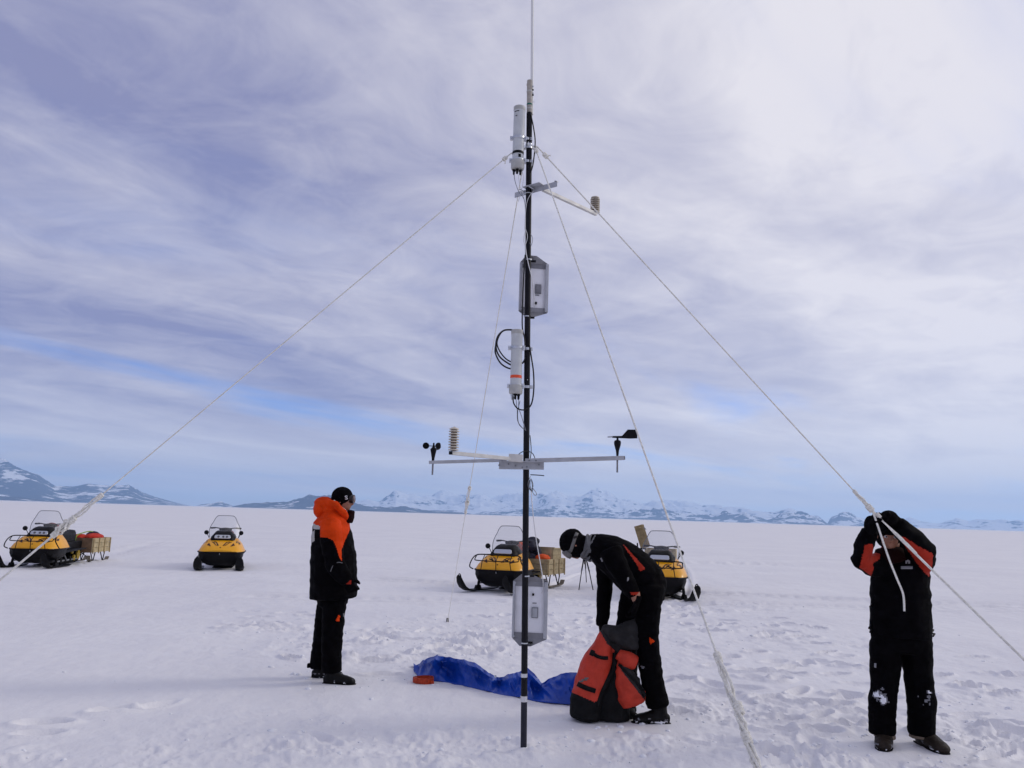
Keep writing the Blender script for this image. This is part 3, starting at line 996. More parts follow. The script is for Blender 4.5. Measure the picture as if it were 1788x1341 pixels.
    cable([(866, 600, -.045), (865, 616, -.045), (874, 634, -.04), (888, 643, -.02), (900, 643, 0)], .0060)
    cable([(924, 600, -.02), (928, 625, -.02), (931.5, 650, -.015), (932, 680, -.015), (928, 705, -.02), (918, 715, -.04), (905, 714, -.05), (897, 704, -.045), (896, 692, -.04)], .0055)
    cable([(901, 697, -.05), (903, 715, -.05), (904, 735, -.05), (912, 747, -.04), (917, 750, -.03)], .0026, 'box_grey')
    cable([(906, 697, -.05), (906, 712, -.05), (911, 728, -.05), (915, 742, -.04), (918, 752, -.03)], .0026, 'box_grey')
    cable([(908, 700, -.05), (904, 720, -.055), (906, 740, -.05), (915, 750, -.03)], .0020, 'cable_black')
    cable([(925.5, 760, -.02), (927.5, 785, -.02), (926, 800, -.05)], .003)
    cable([(905, 794, -.09), (912, 789, -.09), (922, 788, -.06), (930, 792, -.06), (934, 800, -.07)], .003)
    cable([(926, 829, -.02), (938, 829.5, -.02), (950, 830.5, -.02)], .0035)
    cable([(926, 832, -.02), (922, 845, -.03), (926, 856, -.03), (931, 848, -.03), (927, 836, -.03), (926, 850, -.03), (933, 864, -.03), (937, 862, -.03), (930, 852, -.03)], .0024, 'box_grey')
    cable([(928, 838, -.02), (930, 852, -.03), (929, 858, -.03), (924, 850, -.03), (925, 838, -.025)], .0024, 'cable_black')
    cable([(927, 850, -.02), (930, 890, -.015), (936, 940, 0), (942, 975, .03), (947, 1005, .045), (948.5, 1025, .05), (946, 1036, .06)], .0034, 'cable_white')
    return T


def build_guys():
    gt = P(923.5, 256, YM)

    def strands(mb, a, b, r, n, spread, wob=.2, seed=0):
        rr = random.Random(seed)
        d = (b - a)
        t = d.normalized()
        sd, dd = frame(t, Vector((0, 1, .1)))
        for k in range(n):
            ph = 2 * math.pi * k / n + .4
            pts = []
            for i in range(15):
                f = i / 14
                w_ = spread * (.55 + .45 * math.sin(math.pi * f)) * (1 + rr.uniform(-wob, wob))
                q = ph + f * 3.0
                pts.append(a + d * f + sd * math.cos(q) * w_ + dd * math.sin(q) * w_)
            mb.tube(bez(pts, 2), r, 6)

    def knot(mb, c, t, r, R):
        sd, dd = frame(t, Vector((0, 1, .1)))
        for k in range(4):
            o = c + t * ((k - 1.5) * r * 1.7)
            mb.tube([o + (sd * math.cos(q) + dd * math.sin(q)) * R + t * (r * .5 * math.sin(q)) for q in [2 * math.pi * i / 10 for i in range(10)]], r, 6, closed=True)

    def rope(label, pts, r, sag=0.0, name='guy_rope'):
        a = Vector(pts[0])
        Tn = Thing(name, (pts[-1].x, pts[-1].y, max(0.0, pts[-1].z)), label, 'rope', 'guy ropes of the mast')
        full = []
        for i in range(len(pts) - 1):
            for k in range(12):
                f = k / 12
                full.append(pts[i].lerp(pts[i + 1], f) - Vector((0, 0, sag * 4 * f * (1 - f))))
        full.append(pts[-1])
        MB().tube(full, r, 8).build('rope', K['rope_white'], Tn)
        return Tn

    def line_at(a, b, px):                   # the point of the line a-b nearest to a pixel
        best, bp = 1e9, None
        for i in range(801):
            p = a.lerp(b, i / 800)
            q = proj(np.array([p]))[0]
            e = (q[0] - px[0]) ** 2 + (q[1] - px[1]) ** 2
            if e < best:
                best, bp = e, p
        return bp
    att = lambda x, y, dy=0: P(x, y, YM + dy)
    # left guy: level with the mast, anchored outside the picture
    A0 = att(892, 268, -.01)
    A1 = G(-330, 1288)
    t = rope('white guy rope running from the mast down to the left edge of the picture', [A0, A1], .0046)
    MB().tube([gt, A0], .006, 8).build('top_loop', K['rope_white'], t)
    d = (A1 - A0).normalized()
    mb = MB()
    knot(mb, line_at(A0, A1, (881, 276)), d, .005, .012)
    mb.build('knot', K['rope_white'], t)
    MB().tube([line_at(A0, A1, (882, 276)), line_at(A0, A1, (882, 276)) + Vector((-.003, 0, -.05))], .004, 6).build('loose_end', K['rope_white'], t)
    mb = MB()
    p1, p2, p3 = line_at(A0, A1, (178, 870)), line_at(A0, A1, (128, 911)), line_at(A0, A1, (98, 936))
    strands(mb, p1, p2, .0055, 3, .016, seed=1)
    knot(mb, p1, d, .007, .013)
    mb.build('tensioner_loops', K['rope_white'], t)
    mb = MB()
    strands(mb, p2, p3, .0065, 5, .024, .5, seed=2)
    knot(mb, p2, d, .008, .018)
    knot(mb, p3, d, .007, .015)
    mb.build('knot', K['rope_white'], t)
    MB().tube([p3, p3.lerp(A1, .5), A1], .0078, 8).build('lower_rope', K['rope_white'], t)
    MB().tube([A1 + Vector((0, 0, -.25)), A1 + Vector((-.05, 0, .06))], .02, 8).build('snow_stake', K['wood_grey'], t)

    # right guy: held by the standing man
    B0 = att(938, 256, 0)
    YH = (G(1535, 1309).y + G(1614, 1309).y) / 2 + .12 - .38
    hand = P(1524, 893, YH)
    B1 = G(2030, 1388)
    t = rope('white guy rope pulled tight in the hands of the man at the right', [B0, hand, P(1566, 935, YH - .05), B1], .0054)
    MB().tube([gt, B0], .006, 8).build('top_loop', K['rope_white'], t)
    d = (hand - B0).normalized()
    mb = MB()
    knot(mb, line_at(B0, hand, (953, 272)), d, .006, .013)
    mb.build('knot', K['rope_white'], t)
    q = line_at(B0, hand, (953, 272))
    MB().tube([q, q + Vector((.04, 0, 0.002))], .005, 6).build('loose_end', K['rope_white'], t)
    mb = MB()
    p1 = line_at(B0, hand, (1490, 862))
    strands(mb, p1, hand, .006, 3, .011, seed=3)
    knot(mb, p1, d, .005, .010)
    knot(mb, hand - d * .03, d, .008, .017)
    mb.build('tensioner_loops', K['rope_white'], t)
    mb = MB()
    strands(mb, hand, P(1600, 967, YH - .06), .006, 2, .008, seed=4)
    knot(mb, hand + Vector((.035, -.01, -.03)), d, .006, .012)
    mb.build('doubled_rope', K['rope_white'], t)
    MB().tube(bez([hand, P(1535, 925, YH - .04), P(1552, 975, YH - .05), P(1566, 1010, YH - .05), P(1577, 1038, YH - .04), P(1579, 1067, YH - .03)], 8), .0075, 8).build('loose_end', K['rope_white'], t)
    MB().tube([P(1566, 935, YH - .05), P(1566, 935, YH - .05).lerp(B1, .5), B1], .0088, 8).build('lower_rope', K['rope_white'], t)
    MB().tube([B1 + Vector((0, 0, -.25)), B1 + Vector((.05, 0, .06))], .02, 8).build('snow_stake', K['wood_grey'], t)

    # front guy, coming towards the viewer
    C0 = att(936, 262, -.02)
    C1 = G(1480, 1780)
    t = rope('white guy rope from the mast to the bottom edge right of the backpack', [C0, C1], .0050)
    MB().tube([gt, C0], .006, 8).build('top_loop', K['rope_white'], t)
    d = (C1 - C0).normalized()
    mb = MB()
    knot(mb, line_at(C0, C1, (934, 264)), d, .006, .011)
    mb.build('knot', K['rope_white'], t)
    p = [line_at(C0, C1, (1115 + (y - 760) * .357, y)) for y in (1148, 1195, 1236, 1290, 1345, 1400)]
    mb = MB()
    strands(mb, p[0], p[2], .0062, 3, .014, seed=5)
    knot(mb, p[0], d, .006, .012)
    mb.build('tensioner_loops', K['rope_white'], t)
    mb = MB()
    strands(mb, p[2], p[3], .0064, 3, .012, .3, seed=6)
    strands(mb, p[3], p[5], .0064, 4, .013, .3, seed=7)
    knot(mb, p[2] + Vector((.01, 0, 0)), d, .007, .015)
    knot(mb, p[3], d, .007, .014)
    mb.build('doubled_rope', K['rope_white'], t)
    MB().tube([C1 + Vector((0, 0, -.25)), C1 + Vector((.0, -.05, .06))], .02, 8).build('snow_stake', K['wood_grey'], t)

    # rear guy
    D0 = att(913, 290, .03)
    D1 = G(781, 1088)
    t = rope('thin white guy rope ending in the snow before the snowmobile beside the mast', [D0, D1], .0042)
    d = (D1 - D0).normalized()
    mb = MB()
    p1, p2 = line_at(D0, D1, (822, 853)), line_at(D0, D1, (815, 895))
    strands(mb, p1, p2, .005, 3, .018, seed=8)
    knot(mb, p1, d, .007, .016)
    knot(mb, p1.lerp(p2, .6), d, .008, .020)
    knot(mb, p2, d, .006, .012)
    mb.build('tensioner_loops', K['rope_white'], t)
    MB().tube([D1 + Vector((0, 0, -.25)), D1 + Vector((0, .03, .07))], .018, 8).build('snow_stake', K['pole_black'], t)
# ------------------------------------------------------------------ people
def glove_mb(mb, wrist, fwd, palm, thumb_side=1, curl=.9, s=1.0, spread=.12, thumb_curl=.7):
    """Hand of palm, four bent fingers and a thumb. fwd: wrist to knuckles; palm: the way the palm faces."""
    x = Vector(fwd).normalized()
    z = -Vector(palm)
    z = (z - x * z.dot(x)).normalized()
    y = z.cross(x) * thumb_side
    L = lambda a, b, c: Vector(wrist) + (x * a + y * b + z * c) * s
    mb.rings([[L(a, hw * math.cos(q), hh * math.sin(q)) for q in [2 * math.pi * k / 12 for k in range(12)]]
              for a, hw, hh in ((-.05, .034, .030), (-.01, .034, .027), (.02, .042, .024), (.06, .048, .022), (.090, .046, .019), (.100, .036, .012))])
    for k, (yo, ln) in enumerate(((.034, .068), (.012, .076), (-.011, .071), (-.033, .056))):
        a = spread * (1.2 - k * .8)
        p = Vector((.086, yo, 0))
        pts = [p.copy()]
        ang = curl * .35
        for j, seg in enumerate((.46, .32, .26)):
            p = p + Vector((math.cos(ang) * math.cos(a), math.sin(a) * math.cos(ang), -math.sin(ang))) * ln * seg * 1.05
            pts.append(p.copy())
            ang += curl * (.85 if j == 0 else .7)
        mb.tube([L(*q) for q in pts], [.0125 * s, .012 * s, .0112 * s, .009 * s], 8)
    p = Vector((.018, .036, -.006))
    pts = [p.copy()]
    ang = .75
    for j, seg in enumerate((.036, .030, .024)):
        p = p + Vector((math.cos(ang), math.sin(ang) * .9, -thumb_curl * .5 - .1 * j)).normalized() * seg
        pts.append(p.copy())
        ang -= .35
    mb.tube([L(*q) for q in pts], [.016 * s, .014 * s, .0125 * s, .010 * s], 8)


def boot(thing, heel, fwd, mats, L=.30, wd=.055, shaft=.20, seed=1.0, name='boot', k=1.0):
    """Winter boot with lugged sole; heel is the point on the snow under the heel."""
    f = Vector((fwd[0], fwd[1], 0)).normalized()
    sd = Vector((-f.y, f.x, 0))
    o = Vector(heel)
    Lc = lambda a, b, c: o + (f * a + sd * b + Vector((0, 0, c))) * k
    mb = MB()
    ring = lambda ctr, u, v, ru, rv: [ctr + u * (ru * k * math.cos(q)) + v * (rv * k * math.sin(q)) for q in [2 * math.pi * i / 14 for i in range(14)]]
    up = Vector((0, 0, 1))
    mb.rings([ring(Lc(.085, 0, shaft + .03), f, sd, .055, .050), ring(Lc(.082, 0, shaft), f, sd, .060, .055), ring(Lc(.080, 0, .12), f, sd, .060, .054), ring(Lc(.078, 0, .05), f, sd, .066, .05), ring(Lc(.08, 0, .025), f, sd, .06, .045)])
    mb.rings([ring(Lc(a, 0, zc), up, sd, hz, w_) for a, zc, hz, w_ in ((.0, .06, .028, .03), (.03, .07, .045, .047), (.12, .078, .055, wd * .95), (.19, .066, .043, wd * 1.0), (.25, .058, .036, wd * .98), (.285, .052, .028, wd * .8), (L, .046, .014, wd * .45))])

    def fn(c):
        z = c[:, 2] - o.z
        out = np.zeros(len(c), int)
        nzv = np.array([mnoise.noise(Vector(p) * 28 + Vector((seed, 0, 0))) for p in c])
        n2 = np.array([mnoise.noise(Vector(p) * 60 + Vector((seed, 4, 0))) for p in c])
        out[(z < .075) & (nzv + .5 * n2 > .38)] = 2
        out[(z < .050) & (nzv + .6 * n2 > .36)] = 1
        return out
    b = skin(name, mb, [mats, K['snow_stuck'], K['snow_dust']], thing, voxel=.009, smooth=2, wr=.003, ws=22, seed=seed, matfn=fn)
    sole = MB()
    out = [(a, b_ * s) for s in (1,) for a, b_ in ((-.004, -.034), (.05, -.046), (.12, -.043), (.2, -.057), (.26, -.052), (.305, -.028), (.312, 0), (.305, .028), (.26, .052), (.2, .057), (.12, .043), (.05, .046), (-.004, .034))]
    M = Matrix.Translation(o) @ Matrix((f, sd, up)).transposed().to_4x4() @ Matrix.Scale(k, 4)
    sole.prism(out, M @ Matrix.Translation((0, 0, .012)), .022)
    for a in (.02, .06, .10, .17, .21, .25, .285):
        w_ = .036 if a < .12 else (.048 if a < .27 else .03)
        for s in (-1, 1):
            sole.box(M @ Vector((a, s * w_ * .62, .006)), (.022, w_ * .7, .014), M.to_3x3())
    sole.build('sole', [K['rubber']], thing, b)
    return b


def head_mb(mb, c, fwd, s=1.0, up=Vector((0, 0, 1))):
    """Head with brow, nose, mouth, chin and ears about centre c, looking along fwd."""
    x = Vector(fwd).normalized()
    z = (up - x * up.dot(x)).normalized()
    y = z.cross(x)
    L = lambda a, b, cc: Vector(c) + (x * a + y * b + z * cc) * s
    R = Matrix((x, y, z)).transposed()
    mb.ell(L(-.012, 0, .03), .098 * s, .078 * s, .088 * s, R)
    mb.ell(L(.020, 0, -.035), .070 * s, .062 * s, .078 * s, R)
    mb.ell(L(.055, 0, -.085), .030 * s, .030 * s, .022 * s, R)            # chin
    mb.ell(L(.078, 0, .012), .014 * s, .045 * s, .012 * s, R)             # brow
    for sg in (-1, 1):
        mb.ell(L(.062, sg * .034, -.025), .022 * s, .022 * s, .020 * s, R)  # cheeks
        mb.ell(L(-.005, sg * .078, -.012), .020 * s, .010 * s, .032 * s, R)  # ears
    mb.tube([L(.080, 0, .010), L(.096, 0, -.015), L(.108, 0, -.032), L(.090, 0, -.042)], [.008 * s, .010 * s, .015 * s, .012 * s], 8)
    mb.ell(L(.082, 0, -.060), .012 * s, .026 * s, .006 * s, R)
    mb.ell(L(.080, 0, -.071), .012 * s, .022 * s, .007 * s, R)
    return L, R


def eyes(thing, L, R, s, par):
    for sg in (-1, 1):
        e = MB().ell(L(.074, sg * .031, -.004), .013 * s, .014 * s, .011 * s, R).build('eye', K['print_white'], thing, par)
        MB().ell(L(.085, sg * .031, -.004), .004 * s, .006 * s, .006 * s, R).build('iris', K['hair'], thing, e)


def disc_mb(mb, c, n, r, th, seg=16):
    mb.lathe([(r, 0), (r, th)], c, n, seg)


def mark_quads(name, thing, par, material, quads, Y, depth=.004):
    """Flat print or patch sewn on cloth: pixel polygons laid at distance Y."""
    for poly in quads:
        a = [P(x, y, Y) for x, y in poly]
        b = [P(x, y, Y + depth) for x, y in poly]
        n = len(poly)
        MB().add(a + b, [tuple(range(n)), tuple(range(2 * n - 1, n - 1, -1))] + [(i, n + i, n + (i + 1) % n, (i + 1) % n) for i in range(n)]).build(name, material, thing, par, smooth=False)


def surf_patch(name, thing, par, material, poly, target, off=.004, toward=None):
    """A patch that lies on a garment: a pixel polygon laid on the surface below it."""
    me = target.data
    M = thing.M
    bvh = BVHTree.FromPolygons([M @ v.co for v in me.vertices], [p.vertices[:] for p in me.polygons])
    xs = [p[0] for p in poly]
    ys = [p[1] for p in poly]
    st = max(max(xs) - min(xs), max(ys) - min(ys)) / 7.0
    nx, ny = max(2, int((max(xs) - min(xs)) / st) + 2), max(2, int((max(ys) - min(ys)) / st) + 2)
    gx, gy = np.linspace(min(xs), max(xs), nx), np.linspace(min(ys), max(ys), ny)
    vs, ok = [], []
    for y in gy:
        for x in gx:
            d = ray(x, y).normalized()
            h = bvh.ray_cast(CAMP, d)
            ok.append(h[0] is not None)
            vs.append((h[0] - d * off) if h[0] is not None else Vector((0, 0, 0)))
    fs = []
    for j in range(ny - 1):
        for i in range(nx - 1):
            q = (j * nx + i, j * nx + i + 1, (j + 1) * nx + i + 1, (j + 1) * nx + i)
            cx, cy = (gx[i] + gx[i + 1]) / 2, (gy[j] + gy[j + 1]) / 2
            if all(ok[k] for k in q) and inpoly(np.array([[cx, cy]]), poly)[0]:
                fs.append(q)
    if not fs:
        return None
    used = sorted({k for q in fs for k in q})
    mp_ = {k: i for i, k in enumerate(used)}
    mb = MB()
    mb.add([vs[k] for k in used], [tuple(mp_[k] for k in q) for q in fs])
    o = mb.build(name, material, thing, par, angle=80)
    sol = o.modifiers.new('thickness', 'SOLIDIFY')
    sol.thickness = .002
    sol.offset = 0
    return o


def person_left():
    foot = G(588, 1194)
    Y0 = foot.y + .12
    base = (foot.x, Y0, 0)
    T = Thing('person', base, 'person in orange and black parka standing sideways with hands at the waist', 'person', 'people working at the mast')
    m = MPP(580, 1000, Y0)
    # body: one continuous figure under the clothes
    mb = MB()
    limb(mb, [(590, 893, 0, 9, .055), (586, 905, 0, 14, .10), (582, 925, 0, 22, .19), (582, 965, 0, 24, .17), (581, 1010, 0, 23, .155), (581, 1040, 0, 24, .17)], Y0)
    limb(mb, [(599, 880, 0, 9, .05), (590, 897, 0, 11, .06), (586, 908, 0, 14, .09)], Y0)
    for s, xo in ((-1, 0), (1, 4)):
        limb(mb, [(581 + xo, 912, .19 * s, 11, .055), (581 + xo, 948, .23 * s, 10, .05), (585 + xo, 985, .25 * s, 9, .042), (600 + xo, 1008, .22 * s, 7, .035), (606 + xo, 1016, .21 * s, 6, .03)], Y0)
    limb(mb, [(584, 1040, -.10, 17, .09), (581, 1100, -.11, 13, .075), (580, 1160, -.11, 8, .045), (580, 1176, -.11, 7, .04)], Y0)
    limb(mb, [(579, 1040, .10, 17, .09), (568, 1105, .11, 13, .075), (558, 1152, .13, 8, .045), (559, 1166, .13, 7, .04)], Y0)
    L, R = head_mb(mb, P(599, 872, Y0), Vector((1, -.10, -.10)), .98)
    body = skin('body', mb, [K['skin']], T, voxel=.0085, smooth=1)
    eyes(T, L, R, .98, body)
    # trousers
    mb = MB()
    limb(mb, [(581, 1000, 0, 27, .185), (581, 1040, 0, 27, .19), (581, 1056, 0, 25, .17)], Y0, endcap=.2)
    limb(mb, [(585, 1045, -.095, 20, .105), (582, 1080, -.11, 20, .10), (580, 1112, -.11, 18, .095), (579, 1145, -.11, 17, .09), (579, 1172, -.11, 17.5, .09)], Y0, endcap=.15)
    limb(mb, [(577, 1045, .095, 21, .105), (569, 1085, .11, 19, .10), (564, 1115, .12, 17, .095), (559, 1145, .13, 16, .09), (558, 1166, .13, 16.5, .09)], Y0, endcap=.15)
    tr = skin('trousers', mb, [K['trouser_black']], T, voxel=.011, smooth=3, wr=.009, ws=7, seed=2.0)
    surf_patch('knee_patch', T, tr, K['orange_fabric'], [(586, 1084), (591, 1074), (594, 1075), (592, 1085)], tr)
    surf_patch('knee_logo', T, tr, K['grey_fabric'], [(599, 1071), (603, 1070), (603, 1077), (599, 1077)], tr)
    MB().box(P(539.5, 1162, Y0 + .1), (.03, .05, .04)).build('ankle_tab', K['black_fabric'], T, tr, bevel=.006)
    # parka
    OR = [(560, 860), (600, 880), (612, 893), (611, 925), (602, 945), (596, 962), (597, 980), (593, 975), (588, 958), (582, 944), (572, 939), (559, 938), (559, 922), (549, 919), (546, 916), (552, 895)]
    mb = MB()
    limb(mb, [(594, 893, 0, 17, .12), (588, 903, 0, 24, .20), (580, 918, 0, 31, .27), (580, 940, 0, 34.5, .275), (582, 970, 0, 38.5, .265), (583, 1005, 0, 40, .265), (582.5, 1043, 0, 40, .27)], Y0, n=20, endcap=.06)
    for s, xo in ((-1, 0), (1, 5)):
        limb(mb, [(577 + xo, 912, .20 * s, 18, .09), (577 + xo, 930, .25 * s, 19, .085), (580 + xo, 955, .28 * s, 18, .082), (585 + xo, 985, .285 * s, 17, .078), (596 + xo, 1003, .27 * s, 15, .07), (606 + xo, 1014, .25 * s, 12.5, .058)], Y0, endcap=.1)

    def fn(c):
        q = proj(c)
        out = np.zeros(len(c), int)
        out[inpoly(q, OR)] = 1
        rf = inpoly(q, [(546, 914), (559, 919), (558, 924), (547, 923)]) | inpoly(q, [(543, 930), (549, 926), (549, 944), (544, 948)])
        out[rf & (np.abs(c[:, 1] - Y0) < .30)] = 2
        return out
    pk = skin('parka', mb, [K['black_fabric'], K['orange_fabric'], K['reflective_grey']], T, voxel=.010, smooth=3, wr=.009, ws=6, seed=4.0, matfn=fn)
    # hood and stand-up collar
    mb = MB()
    hc = [(606, 907, 0), (602, 899, .10), (588, 884, .15), (571, 877, .10), (563, 877, 0), (571, 877, -.10), (588, 884, -.15), (602, 899, -.10)]
    mb.tube(bez([P(x, y, Y0 + d) for x, y, d in hc + hc[:1]], 5), [.024 + .016 * math.sin(math.pi * i / 40) for i in range(41)], 10)
    mb.ell(P(568, 882, Y0), 19 * m, .145, 14 * m, Matrix.Rotation(rad(15), 3, 'Y'))
    mb.ell(P(562, 889, Y0), 13 * m, .15, 17 * m, Matrix.Rotation(rad(-8), 3, 'Y'))
    mb.ell(P(580, 893, Y0), 22 * m, .16, 13 * m, Matrix.Rotation(rad(20), 3, 'Y'))
    hd = skin('hood', mb, [K['orange_fabric']], T, pk, voxel=.010, smooth=2, wr=.010, ws=8, seed=6)
    mb = MB()
    limb(mb, [(608, 911, 0, 8, .07), (611, 902, 0, 7.5, .075), (613, 892, 0, 6, .072)], Y0, endcap=.2)
    skin('collar', mb, [K['maroon_fabric']], T, pk, voxel=.009, smooth=2, wr=.003, ws=14)
    MB().tube(bez([P(x, y, Y0 + d) for x, y, d in ((583, 874, -.10), (592, 883, -.12), (603, 891, -.09))], 6), .010, 8).build('hood_trim', K['shield_cream'], T, pk)
    MB().tube(bez([P(x, y, Y0 - .36) for x, y in ((577, 998), (582, 987), (590, 982), (598, 983))], 6), .004, 6).build('cuff_trim', K['grey_fabric'], T, pk)
    # hat, goggles
    mb = MB()
    hc = P(597.2, 868.5, Y0)
    mb.ell(hc + Vector((0, 0, .008)), .108, .094, .098)
    mb.ell(hc + Vector((-.012, 0, -.02)), .098, .092, .07)
    mb.ell(hc + Vector((-.03, 0, -.06)), .070, .080, .05)
    bn = skin('beanie', mb, [K['knit_black']], T, voxel=.009, smooth=2)
    lg = [P(604.6 + 2.6 * a, 868.8 + 3.0 * b, Y0 - .094) for a, b in ((.8, -.7), (.0, -1), (-.8, -.6), (0, 0), (.8, .6), (0, 1), (-.8, .7))]
    MB().tube(bez(lg, 4), .0035, 6).build('logo', K['print_white'], T, bn)
    mb = MB()
    gx = P(615, 871.5, Y0)
    mb.rings([[gx + Vector((dx, math.sin(q) * wd, math.cos(q) * h)) for q in [2 * math.pi * k / 16 for k in range(16)]] for dx, wd, h in ((-.018, .078, .040), (.004, .080, .045), (.020, .074, .042))])
    gg = mb.build('goggles', K['goggle_frame'], T)
    MB().rings([[gx + Vector((dx, math.sin(q) * wd, math.cos(q) * h)) for q in [2 * math.pi * k / 16 for k in range(16)]] for dx, wd, h in ((.018, .068, .037), (.026, .050, .026))]).build('lens', K['goggle_lens'], T, gg)
    # gloves
    for s in (-1, 1):
        mb = MB()
        w_ = P(604 + (5 if s > 0 else 0), 1012, Y0 + .25 * s)
        glove_mb(mb, w_, Vector((.55, -.1 * s, -.85)), Vector((.2, -s * 1.0, 0)), 1 if s < 0 else -1, 1.0, 1.08)

        def gf(c):
            q = proj(c)
            return ((np.abs(q[:, 0] - 607) < 6) & (np.abs(q[:, 1] - 1016.5) < 3.2)).astype(int)
        skin('glove', mb, [K['knit_black'], K['red_fabric']], T, voxel=.0062, smooth=1, matfn=gf)
    # boots
    boot(T, Vector((P(565, 1190, Y0 - .11).x, Y0 - .11, -.026)), (1, -.10), K['boot_black'], seed=1.3, shaft=.15)
    boot(T, Vector((P(544, 1183, Y0 + .13).x, Y0 + .13, -.026)), (1, .06), K['boot_black'], seed=5.1, shaft=.15)
    return T


def person_mid():
    foot = G(1145, 1263)
    Y0 = foot.y + .14
    T = Thing('person', (foot.x, Y0, 0), 'person in black bending over to reach into the red backpack', 'person', 'people working at the mast')
    m = MPP(1100, 1050, Y0)
    # body
    mb = MB()
    limb(mb, [(1020, 953, 0, 10, .06), (1040, 956, 0, 16, .10), (1062, 964, 0, 24, .18), (1090, 982, 0, 27, .17), (1116, 1006, 0, 28, .16), (1130, 1026, 0, 27, .17)], Y0)
    limb(mb, [(1064, 962, .18, 13, .06), (1056, 1000, .19, 11, .05), (1055, 1040, .16, 9, .042), (1052, 1078, .10, 7, .034), (1051, 1098, .06, 6, .03)], Y0)
    limb(mb, [(1070, 964, -.17, 13, .06), (1088, 1006, -.22, 11, .05), (1108, 1038, -.22, 7.5, .038), (1112, 1050, -.21, 7, .034)], Y0)
    limb(mb, [(1128, 1022, -.10, 24, .095), (1129, 1075, -.12, 18, .085), (1131, 1130, -.13, 14, .07), (1141, 1190, -.13, 11, .055), (1148, 1232, -.13, 8, .04)], Y0)
    limb(mb, [(1120, 1024, .10, 22, .095), (1104, 1085, .13, 17, .08), (1097, 1130, .14, 13, .07), (1094, 1190, .15, 11, .055), (1092, 1240, .15, 9, .045)], Y0)
    hc = P(1001, 951, Y0)
    fw = Vector((-.55, 0, -.80)).normalized()
    upv = Vector((-.80, 0, .55))
    L, R = head_mb(mb, hc, fw, .98, upv)
    body = skin('body', mb, [K['skin']], T, voxel=.0085, smooth=1)
    eyes(T, L, R, .98, body)
    # trousers
    mb = MB()
    limb(mb, [(1120, 1004, 0, 36, .19), (1128, 1022, 0, 36, .20), (1127, 1044, 0, 32, .19)], Y0, endcap=.3)
    limb(mb, [(1130, 1024, -.10, 31, .12), (1130, 1060, -.12, 24, .115), (1130, 1095, -.13, 20, .10), (1131, 1128, -.13, 19.5, .10), (1135, 1165, -.13, 20, .098), (1141, 1200, -.13, 19.5, .095), (1149.5, 1233, -.13, 19.5, .095)], Y0, endcap=.12)
    limb(mb, [(1116, 1026, .10, 28, .12), (1105, 1062, .13, 25, .11), (1098, 1095, .14, 22, .10), (1095, 1130, .15, 19, .10), (1094, 1180, .16, 18, .095), (1092, 1232, .16, 18, .095)], Y0, endcap=.12)

    def fk(c):
        q = proj(c)
        nzv = np.array([mnoise.noise(Vector(p) * 24) for p in c])
        near = c[:, 1] < Y0 - .05
        out = np.zeros(len(c), int)
        out[(((q[:, 0] - 1123) / 11) ** 2 + ((q[:, 1] - 1162) / 22) ** 2 < 1) & near & (nzv > .30)] = 1
        return out
    tr = skin('trousers', mb, [K['trouser_black'], K['snow_dust']], T, voxel=.011, smooth=3, wr=.009, ws=7, seed=12.0, matfn=fk)
    surf_patch('leg_patch', T, tr, K['orange_fabric'], [(1134, 1113), (1143, 1119), (1142, 1121), (1135, 1125)], tr)
    # jacket
    mb = MB()
    limb(mb, [(1028, 954, 0, 21, .11), (1042, 957, 0, 25, .15), (1062, 965, 0, 32, .215), (1088, 982, 0, 37, .21), (1113, 1004, 0, 39, .205), (1124, 1017, 0, 38.5, .20)], Y0, n=20, endcap=.1)
    limb(mb, [(1062, 960, .18, 19, .09), (1057, 985, .21, 17, .075), (1056, 1010, .20, 14, .066), (1055, 1040, .17, 13, .060), (1053, 1072, .11, 11.5, .052), (1051, 1092, .07, 10, .046)], Y0, endcap=.1)
    limb(mb, [(1066, 962, -.17, 20, .09), (1076, 985, -.22, 18, .078), (1089, 1008, -.24, 16, .07), (1100, 1026, -.235, 13, .060), (1108, 1038, -.23, 11, .050)], Y0, endcap=.1)

    def fj(c):
        q = proj(c)
        st = inpoly(q, [(1087, 949), (1091, 953), (1112, 976), (1127, 992), (1121, 997), (1117, 996), (1111, 984), (1095, 962)])
        cuff = inpoly(q, [(1101, 1034), (1116, 1033), (1117, 1039), (1102, 1039)]) & (c[:, 1] < Y0 - .12)
        out = np.zeros(len(c), int)
        out[st | cuff] = 1
        return out
    jk = skin('jacket', mb, [K['black_fabric'], K['red_fabric']], T, voxel=.010, smooth=3, wr=.008, ws=7, seed=14.0, matfn=fj)
    surf_patch('chest_logo', T, jk, K['print_grey'], [(1095.5, 1008), (1098, 1008.5), (1097.5, 1014), (1095, 1015)], jk)
    surf_patch('zip_pull', T, jk, K['print_grey'], [(1048, 975), (1050, 974), (1053, 980), (1051, 981)], jk)
    # neck gaiter in folds
    mb = MB()
    for k, (x, rr) in enumerate(((1020.5, 20.0), (1025.5, 21.8), (1031, 23.2), (1036, 24))):
        c = P(x, 953 + k * 1.2, Y0)
        t = Vector((.96, 0, -.28))
        sd, d = frame(t, Vector((0, 1, 0)))
        mb.tube([c + sd * (math.cos(q) * rr * m) + d * (math.sin(q) * .108) + t * (.010 * math.sin(3 * q + k)) for q in [2 * math.pi * i / 22 for i in range(22)]], .0088, 8, closed=True)
    limb(mb, [(1019, 953, 0, 19, .10), (1036, 957, 0, 21.5, .105)], Y0, endcap=.05)
    skin('neck_gaiter', mb, [K['grey_fabric']], T, voxel=.0048, smooth=1, wr=.002, ws=20)
    # balaclava, goggles on the face
    mb = MB()
    x, z = fw, upv.normalized()
    y = z.cross(x)
